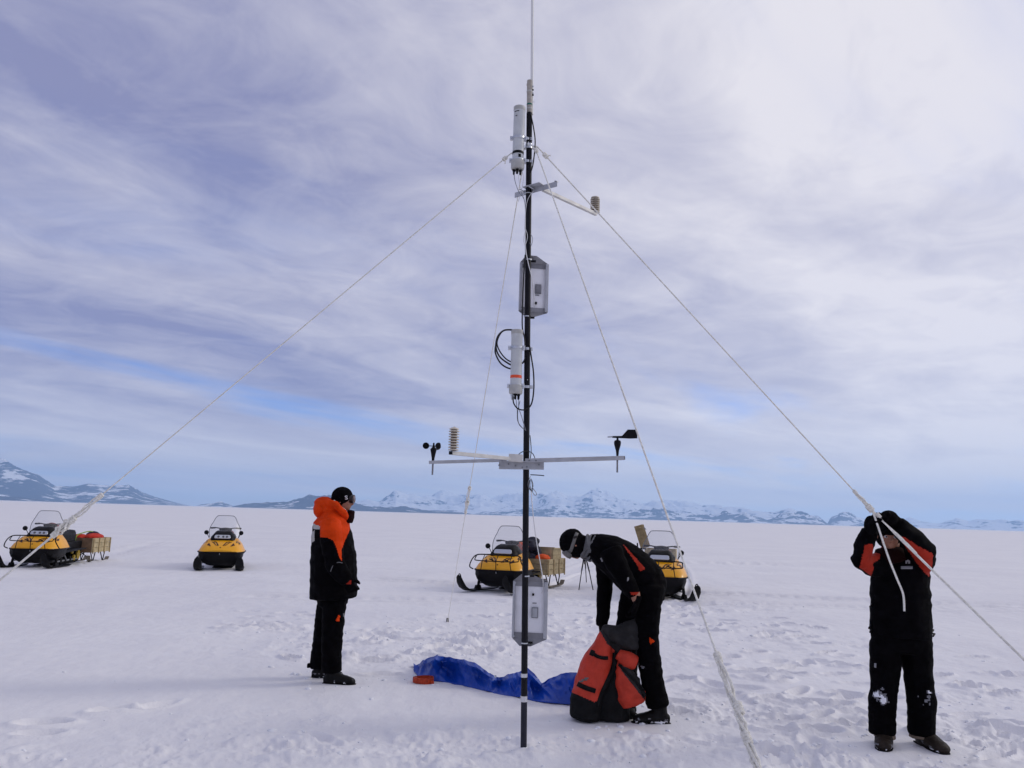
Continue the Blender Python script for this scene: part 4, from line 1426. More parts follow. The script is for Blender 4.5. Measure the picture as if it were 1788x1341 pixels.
    Rh = Matrix((x, y, z)).transposed()
    mb.ell(hc + z * .030 - x * .012, .112, .094, .098, Rh)
    mb.ell(hc - z * .03 - x * .002, .096, .088, .098, Rh)
    limb(mb, [(1004, 951, 0, 20, .08), (1022, 954, 0, 18, .075)], Y0, endcap=.1)
    mb.ell(P(983.5, 954, Y0), .020, .06, .012, Rh)
    bl = skin('balaclava', mb, [K['knit_black']], T, voxel=.009, smooth=2, wr=.003, ws=14)
    mb = MB()
    gc = hc + x * .094 - z * .004
    rr = lambda dx, wd, h: [gc + x * dx + y * (math.sin(q) * wd) + z * (math.cos(q) * h) for q in [2 * math.pi * k / 16 for k in range(16)]]
    gg = MB().rings([rr(-.02, .080, .042), rr(.006, .082, .046), rr(.020, .076, .042)]).build('goggles', K['strap_grey'], T)
    MB().rings([rr(.018, .068, .036), rr(.026, .050, .025)]).build('lens', K['goggle_lens'], T, gg)
    # strap round the back of the head
    pts = [(986, 962), (993, 960), (1000, 950), (1004, 938), (1007, 929)]
    st = MB()
    bv = BVHTree.FromPolygons([T.M @ v.co for v in bl.data.vertices], [p.vertices[:] for p in bl.data.polygons])
    cpath = bez([P(a, b, Y0) for a, b in ((990, 965), (996, 962), (1001, 949), (1004.5, 938), (1008, 930))], 5)
    strip_a, strip_b = [], []
    for i, p in enumerate(cpath):
        t = cpath[min(i + 1, len(cpath) - 1)] - cpath[max(i - 1, 0)]
        nrm = Vector((t.z, 0, -t.x)).normalized() * .014
        for lst, q in ((strip_a, p + nrm), (strip_b, p - nrm)):
            d = (q - CAMP).normalized()
            h = bv.ray_cast(CAMP, d)
            lst.append((h[0] - d * .006) if h[0] is not None else q - d * .02)
    n = len(strip_a)
    st.add(strip_a + strip_b, [(i, i + 1, n + i + 1, n + i) for i in range(n - 1)])
    so = st.build('strap', K['strap_grey'], T, gg, angle=80)
    sm = so.modifiers.new('thickness', 'SOLIDIFY')
    sm.thickness = .004
    q = cpath[int(n * .72)]
    d = (q - CAMP).normalized()
    h = bv.ray_cast(CAMP, d)
    if h[0] is not None:
        MB().box(h[0] - d * .012, (.034, .008, .020), Matrix.Rotation(rad(-15), 3, 'Y')).build('strap_buckle', K['goggle_frame'], T, gg)
    # gloves: one inside the bag, one at its flap
    mb = MB()
    glove_mb(mb, P(1051, 1094, Y0 + .06), Vector((0, -.25, -1)), Vector((1, -.2, 0)), 1, .9, 1.05)
    skin('glove', mb, [K['knit_black']], T, voxel=.0062, smooth=1)
    mb = MB()
    glove_mb(mb, P(1112, 1051, Y0 - .24), Vector((-.25, .05, -1)), Vector((-1, .2, 0)), -1, 1.1, 1.05)
    skin('glove', mb, [K['knit_black']], T, voxel=.0062, smooth=1)
    mb = MB()
    limb(mb, [(1108.5, 1035, -.232, 9.2, .040), (1111.5, 1049, -.235, 7.5, .036)], Y0, endcap=.1)
    skin('bare_wrist', mb, [K['skin']], T, body, voxel=.008, smooth=1)
    boot(T, Vector((P(1169, 1262, Y0 - .13).x, Y0 - .13, -.026)), (-1, -.06), K['boot_black'], L=.29, seed=8.2, shaft=.15)
    boot(T, Vector((P(1110, 1250, Y0 + .16).x, Y0 + .16, -.026)), (-1, -.12), K['boot_black'], L=.29, seed=9.4, shaft=.15)
    return T


def person_right():
    fa, fb = G(1535, 1309), G(1614, 1309)
    Y0 = (fa.y + fb.y) / 2 + .12
    T = Thing('person', ((fa.x + fb.x) / 2, Y0, 0), 'person in black and orange suit with raised arms tying the guy rope', 'person', 'people working at the mast')
    m = MPP(1570, 1100, Y0)
    # body
    mb = MB()
    limb(mb, [(1555, 950, -.02, 12, .055), (1562, 965, 0, 20, .075), (1571, 982, .02, 38, .10), (1572, 1030, .02, 38, .115), (1573, 1080, .02, 34, .105), (1573, 1120, .02, 38, .11)], Y0)
    limb(mb, [(1534, 984, .0, 15, .06), (1516, 984, -.10, 13, .05), (1502, 974, -.17, 11, .045), (1512, 948, -.24, 9, .036), (1520, 928, -.28, 7.5, .03)], Y0)
    limb(mb, [(1608, 986, .0, 15, .06), (1616, 974, -.10, 13, .055), (1616, 958, -.18, 12, .045), (1592, 934, -.26, 9, .036), (1568, 914, -.30, 8, .03)], Y0)
    for x0, x1, x2 in ((1552, 1543, 1541), (1593, 1606, 1609)):
        limb(mb, [(x0, 1118, .02, 22, .09), (x1, 1205, .0, 15, .07), (x2, 1262, .02, 11, .05), (x2, 1280, .02, 9, .04)], Y0)
    hc = P(1552, 934, Y0 - .06)
    L, R = head_mb(mb, hc, Vector((-.28, -.95, -.12)), .98)
    body = skin('body', mb, [K['skin']], T, voxel=.0085, smooth=1)
    eyes(T, L, R, .98, body)
    # trousers
    mb = MB()
    limb(mb, [(1573, 1085, .02, 50, .15), (1573, 1112, .02, 51, .155), (1573, 1136, .02, 50, .14)], Y0, n=20, endcap=.1)
    limb(mb, [(1547, 1120, .02, 26, .125), (1546, 1160, .01, 25, .115), (1544, 1195, .0, 22, .10), (1541, 1220, -.01, 23, .10), (1540, 1250, .0, 21.5, .095), (1541, 1281, .0, 21.5, .095)], Y0, endcap=.12)
    limb(mb, [(1599, 1120, .02, 26, .125), (1601, 1160, .01, 24.5, .115), (1606, 1195, .0, 23, .10), (1609, 1222, -.01, 24, .10), (1609, 1252, .0, 22, .095), (1609, 1283, .0, 21.5, .095)], Y0, endcap=.12)

    def fk(c):
        q = proj(c)
        nzv = np.array([mnoise.noise(Vector(p) * 17 + Vector((3, 0, 0))) + .6 * mnoise.noise(Vector(p) * 45) for p in c])
        out = np.zeros(len(c), int)
        near = c[:, 1] < Y0
        for x, y, a, b in ((1540, 1216, 17, 15), (1616, 1219, 15, 14)):
            e = ((q[:, 0] - x) / a) ** 2 + ((q[:, 1] - y) / b) ** 2
            out[(e < 1) & near & (nzv > -.35 + e * .5)] = 1
            out[(e < 1) & near & (nzv > .0 + e * .45)] = 2
        return out
    tr = skin('trousers', mb, [K['trouser_black'], K['snow_dust'], K['snow_stuck']], T, voxel=.0105, smooth=3, wr=.008, ws=7, seed=22.0, matfn=fk)
    surf_patch('leg_logo', T, tr, K['print_grey'], [(1526.5, 1158), (1530, 1158), (1530, 1166), (1527, 1166)], tr)
    # parka
    mb = MB()
    limb(mb, [(1560, 956, -.02, 20, .10), (1566, 966, 0, 34, .13), (1571, 980, .02, 46, .155), (1572, 1000, .02, 48, .165), (1572, 1040, .02, 50, .17), (1573, 1075, .02, 50.5, .17), (1573, 1110, .02, 52, .17)], Y0, n=22, endcap=.08)
    limb(mb, [(1540, 985, .0, 22, .10), (1520, 987, -.10, 19, .085), (1503, 977, -.18, 16, .072), (1507, 957, -.22, 15.5, .066), (1515, 938, -.26, 15, .058), (1519, 928, -.28, 14, .052)], Y0, endcap=.12)
    limb(mb, [(1602, 986, .0, 22, .10), (1611, 978, -.10, 21, .09), (1613, 962, -.18, 20, .078), (1596, 943, -.24, 19, .066), (1576, 926, -.285, 17, .058), (1566, 916, -.30, 15, .052)], Y0, endcap=.12)

    def fp(c):
        q = proj(c)
        o1 = inpoly(q, [(1510, 951), (1524, 949), (1525, 960), (1538, 961), (1536, 976), (1524, 984), (1526, 992), (1521, 1006), (1501, 991)])
        o2 = inpoly(q, [(1569, 937), (1580, 937), (1600, 952), (1629, 967), (1628, 990), (1622, 1007), (1615, 1000), (1600, 983), (1590, 968)])
        back = (c[:, 1] > Y0 + .05) & (q[:, 1] < 1000)
        out = np.zeros(len(c), int)
        out[(o1 | o2) & ~back] = 1
        out[back & (np.abs(q[:, 0] - 1571) < 44)] = 1
        return out
    pk = skin('parka', mb, [K['black_fabric'], K['red_fabric']], T, voxel=.010, smooth=2, wr=.009, ws=6.5, seed=24.0, matfn=fp)
    # collar, chest patches, hem toggles
    mb = MB()
    limb(mb, [(1555, 976, -.04, 27, .12), (1553, 964, -.05, 24, .105), (1552, 958, -.05, 22, .095)], Y0, endcap=.1)
    skin('collar', mb, [K['maroon_fabric']], T, pk, voxel=.009, smooth=2, wr=.004, ws=12)
    for poly, mm in (([(1573, 988.5), (1593.5, 988.5), (1593.5, 993.5), (1573, 993.5)], 'print_grey'), ([(1576, 990.4), (1590, 990.4), (1590, 991.8), (1576, 991.8)], 'box_grey'), ([(1581, 983.5), (1581.5, 979), (1585, 977.5), (1589, 978.5), (1589, 984), (1586, 984), (1586, 980.5), (1584, 981), (1584, 984)], 'print_grey'),
                     ([(1538, 976), (1545, 976), (1544, 982), (1539, 982)], 'trouser_black')):
        surf_patch('chest_patch', T, pk, K[mm], poly, pk, .006 if mm != 'box_grey' else .010)
    for x, y in ((1517, 1097), (1519, 1104), (1627, 1104), (1629, 1111), (1519, 1060)):
        MB().tube([P(x, y, Y0 - .02), P(x + 3, y - 4, Y0), P(1573 + (x - 1573) * .93, y - 5, Y0 + .02)], .007, 8).build('toggle', K['black_plastic'], T, pk)
    # hat
    mb = MB()
    mb.ell(hc + Vector((-.006, -.012, .040)), .096, .108, .062)
    mb.ell(hc + Vector((.003, .012, .036)), .092, .104, .090)
    mb.ell(hc + Vector((.006, .035, -.02)), .090, .085, .085)
    skin('beanie', mb, [K['knit_black']], T, voxel=.009, smooth=2)
    # gloves gripping the rope
    mb = MB()
    glove_mb(mb, P(1518, 933, Y0 - .27), (P(1523, 902, Y0 - .36) - P(1518, 933, Y0 - .27)), Vector((.75, -.55, .1)), 1, 1.05, 1.30)
    mb.ell(P(1520, 918, Y0 - .31), .046, .05, .075)
    skin('glove', mb, [K['knit_black']], T, voxel=.0065, smooth=2)
    mb = MB()
    glove_mb(mb, P(1567, 914, Y0 - .30), (P(1533, 897, Y0 - .36) - P(1567, 914, Y0 - .30)), Vector((-.15, -.75, -.5)), -1, 1.1, 1.30)
    mb.ell(P(1552, 904, Y0 - .33), .068, .055, .055)
    skin('glove', mb, [K['knit_black']], T, voxel=.0065, smooth=2)
    boot(T, Vector((P(1545, 1290, Y0 + .10).x, Y0 + .10, -.026)), (-.50, -1), K['boot_brown'], L=.30, wd=.058, seed=15.2, shaft=.15, k=1.1)
    boot(T, Vector((P(1603, 1290, Y0 + .10).x, Y0 + .10, -.026)), (.10, -1), K['boot_brown'], L=.30, wd=.058, seed=18.4, shaft=.15, k=1.1)
    for x in (1545, 1606):
        mb = MB()
        limb(mb, [(x, 1279, .0, 17, .075), (x, 1288, .0, 17.5, .075)], Y0, endcap=.1)
        skin('gaiter_cuff', mb, [K['boot_tan']], T, voxel=.009, smooth=1, wr=.004, ws=18)
    return T
# ------------------------------------------------------------------ snowmobiles
def sm_section(hb, ht, zb, zt, mid=.55):
    """Arched cross-section, left to right, of a hood: half-widths and heights at bottom and top."""
    pts = [(-hb, zb), (-hb, zb + .05 * (zt - zb)), (-(hb * (1 - mid) + ht * mid) - .02, zb + (zt - zb) * .55), (-ht, zt - .02), (-ht * .85, zt), (-ht * .4, zt + .012)]
    return pts + [(0, zt + .016)] + [(-x, z) for x, z in reversed(pts)]


def make_snowmobile(label, rack=True):
    T = Thing('snowmobile', (0, 0, 0), label, 'snowmobile', 'yellow snowmobiles parked on the snow')
    B = lambda mb, name, m, par=None, **k: mb.build(name, [K[x] for x in m] if isinstance(m, tuple) else K[m], T, par, True, **k)
    # hood
    mb = MB()
    secs = [(-.02, .40, .30, .47, .500), (.06, .49, .36, .46, .575), (.22, .545, .385, .455, .665), (.42, .565, .39, .455, .735), (.65, .57, .385, .455, .775), (.95, .56, .36, .455, .80), (1.15, .50, .30, .46, .77)]
    rs = [[Vector((x, y, z)) for x, z in sm_section(hb, ht, zb, zt)] for y, hb, ht, zb, zt in secs]
    mb.rings(rs)
    hood = B(mb, 'hood', 'hood_yellow', bevel=.006)
    bvh = BVHTree.FromPolygons([v.co for v in hood.data.vertices], [p.vertices[:] for p in hood.data.polygons])

    def decal(poly):
        top, ok = [], True
        for x, y in poly:
            h = bvh.ray_cast(Vector((x, y, 2)), Vector((0, 0, -1)))
            if h[0] is None:
                return
            top.append(h[0] + Vector((0, -.004, .008)))
        n = len(top)
        low = [p - Vector((0, -.002, .005)) for p in top]
        B(MB().add(top + low, [tuple(range(n)), tuple(range(2 * n - 1, n - 1, -1))] + [(i, n + i, n + (i + 1) % n, (i + 1) % n) for i in range(n)]), 'decal', 'decal_red', hood)
    for s in (-1, 1):
        decal([(s * .05, .12), (s * .08, .10), (s * .13, .24), (s * .20, .34), (s * .12, .28)])
        decal([(s * .10, .10), (s * .13, .13), (s * .20, .24), (s * .25, .32), (s * .18, .27)])
        decal([(s * .24, .09), (s * .34, .16), (s * .30, .24), (s * .27, .17)])
        decal([(s * .36, .30), (s * .42, .38), (s * .39, .52), (s * .36, .42)])
        decal([(s * .43, .34), (s * .46, .44), (s * .43, .56), (s * .42, .44)])
    decal([(-.012, .03), (.012, .03), (.012, .05), (-.012, .05)])
    mb = MB()
    mb.rings([[Vector((x, y, z)) for x, z in ((-hb - .012, .47), (-hb - .02, .455), (-hb, .435), (hb, .435), (hb + .02, .455), (hb + .012, .47))] for y, hb in ((-.045, .40), (.05, .49), (.22, .548), (.42, .568), (.95, .563), (1.2, .5))])
    B(mb, 'hood_edge', 'belly_black')
    # black pod with the wide head lamp
    mb = MB()
    mb.rings([[Vector((x, y, z)) for x, z in ((-w1, z0), (-w1 * .98, z0 + (z1 - z0) * .4), (-w2, z1 - .02), (-w2 * .8, z1), (w2 * .8, z1), (w2, z1 - .02), (w1 * .98, z0 + (z1 - z0) * .4), (w1, z0))]
              for y, w1, w2, z0, z1 in ((.40, .27, .23, .70, .79), (.46, .30, .22, .70, .90), (.60, .31, .20, .72, .965), (.80, .31, .20, .74, .985), (1.0, .28, .18, .74, .96))])
    pod = B(mb, 'lamp_pod', 'belly_black', bevel=.008)
    R = Matrix.Rotation(rad(-28), 3, 'X')
    mb = MB()
    M = Matrix.Translation((0, .425, .825)) @ Matrix.Rotation(rad(62), 4, 'X')
    mb.prism([(-.20, -.03), (-.18, -.05), (.18, -.05), (.20, -.03), (.19, .035), (.16, .05), (-.16, .05), (-.19, .035)], M, .03)
    hl = B(mb, 'headlight', 'headlamp', pod, bevel=.004)
    for x in (-.10, .02, .11):
        B(MB().ell(M @ Vector((x, -.002, .030)), .030, .030, .014, M.to_3x3()), 'reflector', 'lamp_dark', hl)
    # belly pan
    mb = MB()
    mb.rings([[Vector((x, y, z)) for x, z in ((-w, .44), (-w * 1.0, .36), (-w * .92, zs), (-w * .60, zm + .02), (-w * .45, zm), (w * .45, zm), (w * .60, zm + .02), (w * .92, zs), (w, .36), (w, .44))]
              for y, w, zs, zm in ((-.03, .38, .37, .34), (.06, .49, .27, .22), (.25, .54, .23, .11), (.6, .54, .24, .09), (1.0, .50, .26, .12), (1.25, .42, .30, .20))])
    B(mb, 'belly_pan', 'belly_black', bevel=.008)
    B(MB().tube([(0, -.035, .40), (0, -.055, .43)], .008, 8), 'tow_pin', 'steel')
    # wind shield
    outl = [(-.36, .80), (-.385, .92), (-.385, 1.03), (-.35, 1.12), (-.30, 1.21), (-.265, 1.29), (-.225, 1.345), (-.16, 1.372)]
    outl = outl + [(-x, z) for x, z in reversed(outl)]
    wy = lambda x, z: .62 + (z - .8) * .42 + .22 * (x / .385) ** 2
    rows = []
    half = outl[:8]
    for x, z in half:
        rows.append([Vector((x * (1 - 2 * k / 12), wy(x * (1 - 2 * k / 12), z), z)) for k in range(13)])
    mb = MB()
    n = 13
    mb.add([p for r in rows for p in r], [(i * n + k, i * n + k + 1, (i + 1) * n + k + 1, (i + 1) * n + k) for i in range(len(rows) - 1) for k in range(n - 1)])
    ws = B(mb, 'windshield', 'clear_plastic', fix=False, angle=80)
    B(MB().tube(bez([Vector((x, wy(x, z), z)) for x, z in outl], 4), .008, 6), 'shield_trim', 'box_grey', ws)
    # mirrors
    for s in (-1, 1):
        mb = MB()
        mb.lathe([(.030, .03), (.052, .022), (.058, .0), (.058, -.012), (.02, -.014)], (s * .435, .70, .93), (0, -1, 0), 18)
        mr = B(mb, 'mirror', 'black_plastic')
        B(MB().tube(bez([(s * .435, .71, .93), (s * .41, .74, .88), (s * .36, .74, .79)], 4), .009, 6), 'mirror_stalk', 'black_plastic', mr)
    # handlebar, red console pad, seat, tunnel
    hb = B(MB().tube(bez([(-.37, 1.20, 1.04), (-.24, 1.14, 1.045), (-.10, 1.08, 1.03), (.10, 1.08, 1.03), (.24, 1.14, 1.045), (.37, 1.20, 1.03)], 5), .014, 8), 'handlebar', 'tube_black')
    for s in (-1, 1):
        B(MB().tube([(s * .39, 1.215, 1.035), (s * .27, 1.15, 1.043)], .021, 10), 'grip', 'rubber', hb)
        B(MB().tube(bez([(s * .22, 1.10, 1.05), (s * .29, 1.10, 1.03), (s * .36, 1.15, 1.02)], 4), .006, 6), 'lever', 'black_plastic', hb)
    mb = MB()
    mb.ell((0, 1.12, 1.0), .17, .11, .055)
    mb.box((0, 1.12, .90), (.16, .16, .2))
    B(mb, 'steering_pad', 'seat_black', hb, bevel=.01)
    mb = MB()
    mb.rings([[Vector((x, y, z)) for x, z in ((-w, .76), (-w * .95, zt - .05), (-w * .6, zt), (w * .6, zt), (w * .95, zt - .05), (w, .76))] for y, w, zt in ((1.12, .16, .92), (1.25, .20, .98), (1.38, .21, .985), (1.50, .20, .93))])
    B(mb, 'tank_cover', 'seat_red', bevel=.01)
    mb = MB()
    mb.rings([[Vector((x, y, z)) for x, z in ((-w, .56), (-w * 1.02, zt - .09), (-w * .8, zt - .015), (0, zt), (w * .8, zt - .015), (w * 1.02, zt - .09), (w, .56))]
              for y, w, zt in ((1.36, .17, .83), (1.55, .20, .81), (1.9, .21, .80), (2.25, .21, .83), (2.45, .20, .86), (2.62, .18, .87), (2.66, .17, .78))])
    B(mb, 'seat', 'seat_black', bevel=.012)
    mb = MB()
    mb.box((0, 2.0, .47), (.52, 1.9, .18))
    mb.box((0, 2.9, .40), (.54, .05, .26))
    B(mb, 'tunnel', 'belly_black', bevel=.01)
    for s in (-1, 1):
        B(MB().bar((s * .37, 1.05, .345), (s * .37, 2.65, .37), .22, .03), 'running_board', 'belly_black', bevel=.004)
    # track and wheels
    loop = []
    for k in range(9):
        a = math.pi / 2 + math.pi * k / 8
        loop.append((1.05 + .15 * math.cos(a) - .0, .20 + .15 * math.sin(a)))
    loop = [(y, z + .0) for y, z in loop]
    for k in range(9):
        a = -math.pi / 2 + math.pi * k / 8
        loop.append((2.72 + .17 * math.cos(a), .19 + .17 * math.sin(a)))
    mb = MB()
    outer = [(y, z) for y, z in loop]
    n = len(outer)
    cy, cz = 1.9, .19
    inner = [(cy + (y - cy) * .975, cz + (z - cz) * .84) for y, z in outer]
    vs = [(x, y, z) for x in (-.25, .25) for y, z in outer] + [(x, y, z) for x in (-.25, .25) for y, z in inner]
    fs = []
    for i in range(n):
        j = (i + 1) % n
        fs += [(i, j, n + j, n + i), (2 * n + i, 3 * n + i, 3 * n + j, 2 * n + j), (i, 2 * n + i, 2 * n + j, j), (n + i, n + j, 3 * n + j, 3 * n + i)]
    mb.add(vs, fs)
    trk = B(mb, 'track', 'rubber', angle=50)
    mb = MB()
    for k in range(26):
        y = 1.02 + k * .066
        mb.box((0, y, .012), (.49, .018, .028))
        if k % 2 == 0:
            mb.box((0, y, .362), (.49, .018, .028))
    for k in range(7):
        a = -1.3 + 2.6 * k / 6
        mb.box((0, 2.72 + .18 * math.cos(a), .19 + .18 * math.sin(a)), (.49, .022, .022), Matrix.Rotation(a, 3, 'X'))
    lg = B(mb, 'track_lugs', 'rubber', trk)
    lg['kind'] = 'stuff'
    for s in (-1, 1):
        for y, z, r in ((2.72, .19, .125), (2.40, .13, .075), (2.08, .12, .075), (1.70, .12, .075), (1.36, .12, .075), (2.22, .30, .06)):
            w_ = B(MB().lathe([(r, -.02), (r, .02), (r * .8, .026), (r * .3, .02)], (s * .255, y, z), (s, 0, 0), 18), 'wheel', 'wheel_yellow' if y > 2.2 else 'rubber', trk)
        B(MB().bar((s * .262, 1.1, .10), (s * .262, 2.65, .09), .02, .035), 'rail', 'box_grey', trk)
        B(MB().tube([(s * .27, 1.35, .40), (s * .27, 1.75, .12)], .016, 8), 'swing_arm', 'box_grey', trk)
    # skis on struts
    skis = []
    for s in (-1, 1):
        mb = MB()
        prof = [(.95, .035, .075), (.80, .018, .095), (.40, .014, .10), (.05, .016, .10), (-.10, .035, .10), (-.22, .095, .105), (-.30, .185, .10), (-.345, .275, .075), (-.36, .325, .035)]
        top = []
        rs = []
        for y, z, hw in prof:
            rs.append([Vector((s * .50 + x, y, z + dz_)) for x, dz_ in ((-hw, .028), (-hw * .9, 0), (-hw * .3, -.012), (hw * .3, -.012), (hw * .9, 0), (hw, .028), (hw * .75, .022), (0, .034), (-hw * .75, .022))])
        mb.rings(rs)
        sk = B(mb, 'ski', 'black_plastic', angle=50)
        B(MB().tube(bez([(s * .50 - .04, -.31, .24), (s * .50 - .03, -.33, .34), (s * .50, -.33, .375), (s * .50 + .03, -.33, .34), (s * .50 + .04, -.31, .24)], 4), .011, 6), 'ski_loop', 'black_plastic', sk)
        B(MB().box((s * .50, .30, .075), (.07, .20, .09), taper=.7), 'ski_saddle', 'belly_black', sk, bevel=.006)
        mb = MB()
        mb.tube([(s * .495, .30, .10), (s * .475, .33, .30), (s * .45, .36, .46)], [.032, .030, .028], 10)
        B(mb, 'strut', 'belly_black')
        B(MB().tube([(s * .49, .30, .16), (s * .22, .42, .20)], .016, 8), 'suspension_arm', 'box_grey')
        B(MB().tube([(s * .49, .34, .22), (s * .22, .60, .20)], .016, 8), 'suspension_arm', 'box_grey')
        skis.append(sk)
    if rack:
        mb = MB()
        mb.tube(bez([(-.585, .18, .46), (-.60, .0, .52), (-.54, -.06, .66), (-.48, .06, .755), (-.30, .10, .775), (.30, .10, .775), (.48, .06, .755), (.54, -.06, .66), (.60, .0, .52), (.585, .18, .46)], 5), .013, 6)
        rk = B(mb, 'front_rack', 'tube_black')
        B(MB().tube(bez([(-.47, .04, .745), (-.48, -.03, .68), (-.44, -.06, .655), (-.2, -.08, .65), (.2, -.08, .65), (.44, -.06, .655), (.48, -.03, .68), (.47, .04, .745)], 4), .011, 6), 'rack_rail', 'tube_black', rk)
        for x in (-.30, 0, .30):
            B(MB().tube([(x, .10, .775), (x, -.08, .65), (x * 1.1, -.065, .47)], .009, 6), 'rack_strut', 'tube_black', rk)
        for x in (-.16, .16):
            B(MB().tube([(x, -.02, .69), (x + .10, -.06, .665)], .013, 6), 'rack_hook', 'tube_black', rk)
    return T, skis


def copy_thing(T, label):
    r = T.o.copy()
    COL.objects.link(r)
    r['label'] = label
    for ch in list(T.o.children):
        c = ch.copy()
        COL.objects.link(c)
        c.parent = r
        for g in ch.children:
            d = g.copy()
            COL.objects.link(d)
            d.parent = c
    t = Thing.__new__(Thing)
    t.o = r
    return t


def place(T, g, psi, skis_turn=0.0):
    """Stand a machine at ground point g, its nose turned psi degrees from the viewer."""
    a = math.atan2(-g.y, -g.x) + rad(psi)
    rz = a + math.pi / 2
    z = 0.0
    T.o.location = (g.x, g.y, z - .006)
    T.o.rotation_euler = (0, 0, rz)
    T.M = Matrix.Translation((g.x, g.y, z - .006)) @ Matrix.Rotation(rz, 4, 'Z')
    T.inv = T.M.inverted()
    if skis_turn:
        for c in T.o.children:
            if c.name.split('.')[0] == 'ski':
                sx = sum(v.co.x for v in c.data.vertices) / len(c.data.vertices)
                p = Vector((sx, .30, 0))
                q = Matrix.Rotation(rad(skis_turn), 4, 'Z')
                c.rotation_euler = (0, 0, rad(skis_turn))
                c.location = p - q @ p
    return T


# ------------------------------------------------------------------ sledges and loads
def make_sledge(g, rz, label, Wd=.72, Ln=1.5, zb=.30, hb=.40, front='wood_brown', side='wood_pale'):
    z = sh(g)
    T = Thing('cargo_sledge', (g.x, g.y, z), label, 'sledge', 'wooden cargo sledges', rz)
    B = lambda mb, name, m, par=None, **k: mb.build(name, K[m], T, par, True, **k)
    rr = random.Random(int(g.x * 100))
    B(MB().box((0, 0, zb + .012), (Wd - .06, Ln - .06, .024)), 'floor_board', 'wood_grey', bevel=.003)
    ph = hb / 3
    for s in (-1, 1):
        fm = front if s < 0 else side
        pn = MB().box((0, s * (Ln / 2 - .011), zb + hb / 2), (Wd - .05, .022, hb))
        if fm == 'wood_brown':
            B(pn, 'end_panel', fm, bevel=.004)
        else:
            for k in range(3):
                B(MB().box((0, s * (Ln / 2 - .011), zb + ph * (k + .5)), (Wd - .05, .022, ph - .008)), 'plank', side, bevel=.003)
        for k in range(3):
            B(MB().box((s * (Wd / 2 - .011), rr.uniform(-.006, .006), zb + ph * (k + .5)), (.022, Ln, ph - .008)), 'plank', side, bevel=.003)
        for y in (-.46, -.15, .15, .46):
            B(MB().box((s * (Wd / 2 + .010), y * Ln, zb + hb / 2 - .02), (.018, .05, hb + .02)), 'batten', 'wood_tan', bevel=.003)
        # runner with turned-up tips and struts
        x = s * (Wd / 2 - .06)
        rp = [(-Ln * .55, .20), (-Ln * .52, .10), (-Ln * .42, .03), (-Ln * .25, .012), (Ln * .3, .012), (Ln * .45, .04), (Ln * .52, .12)]
        mb = MB()
        mb.rings([[Vector((x + dx, y, zz + dz_)) for dx, dz_ in ((-.055, 0), (.055, 0), (.055, .018), (-.055, .018))] for y, zz in rp])
        rn = B(mb, 'runner', 'wood_grey', bevel=.003)
        for y in (-.28, .25):
            for d in (-.14, .14):
                B(MB().tube([(x, y * Ln, .02), (x - s * .02, y * Ln + d, zb)], .014, 8), 'strut', 'tube_black', rn)
        B(MB().tube([(x, -.28 * Ln, .05), (x * -.2, -.28 * Ln, zb)], .012, 8), 'brace', 'tube_black', rn)
    return T


def sack(name, label, cat, parts, mats, voxel=.02, wr=.015, ws=7, group=None, seed=0.0):
    c = parts[0][0]
    T = Thing(name, (c[0], c[1], c[2] - parts[0][1][2]), label, cat, group)
    mb = MB()
    for ctr, r, rot in parts:
        mb.ell(ctr, *r, R=Matrix.Rotation(rot, 3, 'Z'))
    skin('fabric', mb, [K[mats]], T, voxel=voxel, smooth=2, wr=wr, ws=ws, seed=seed)
    return T


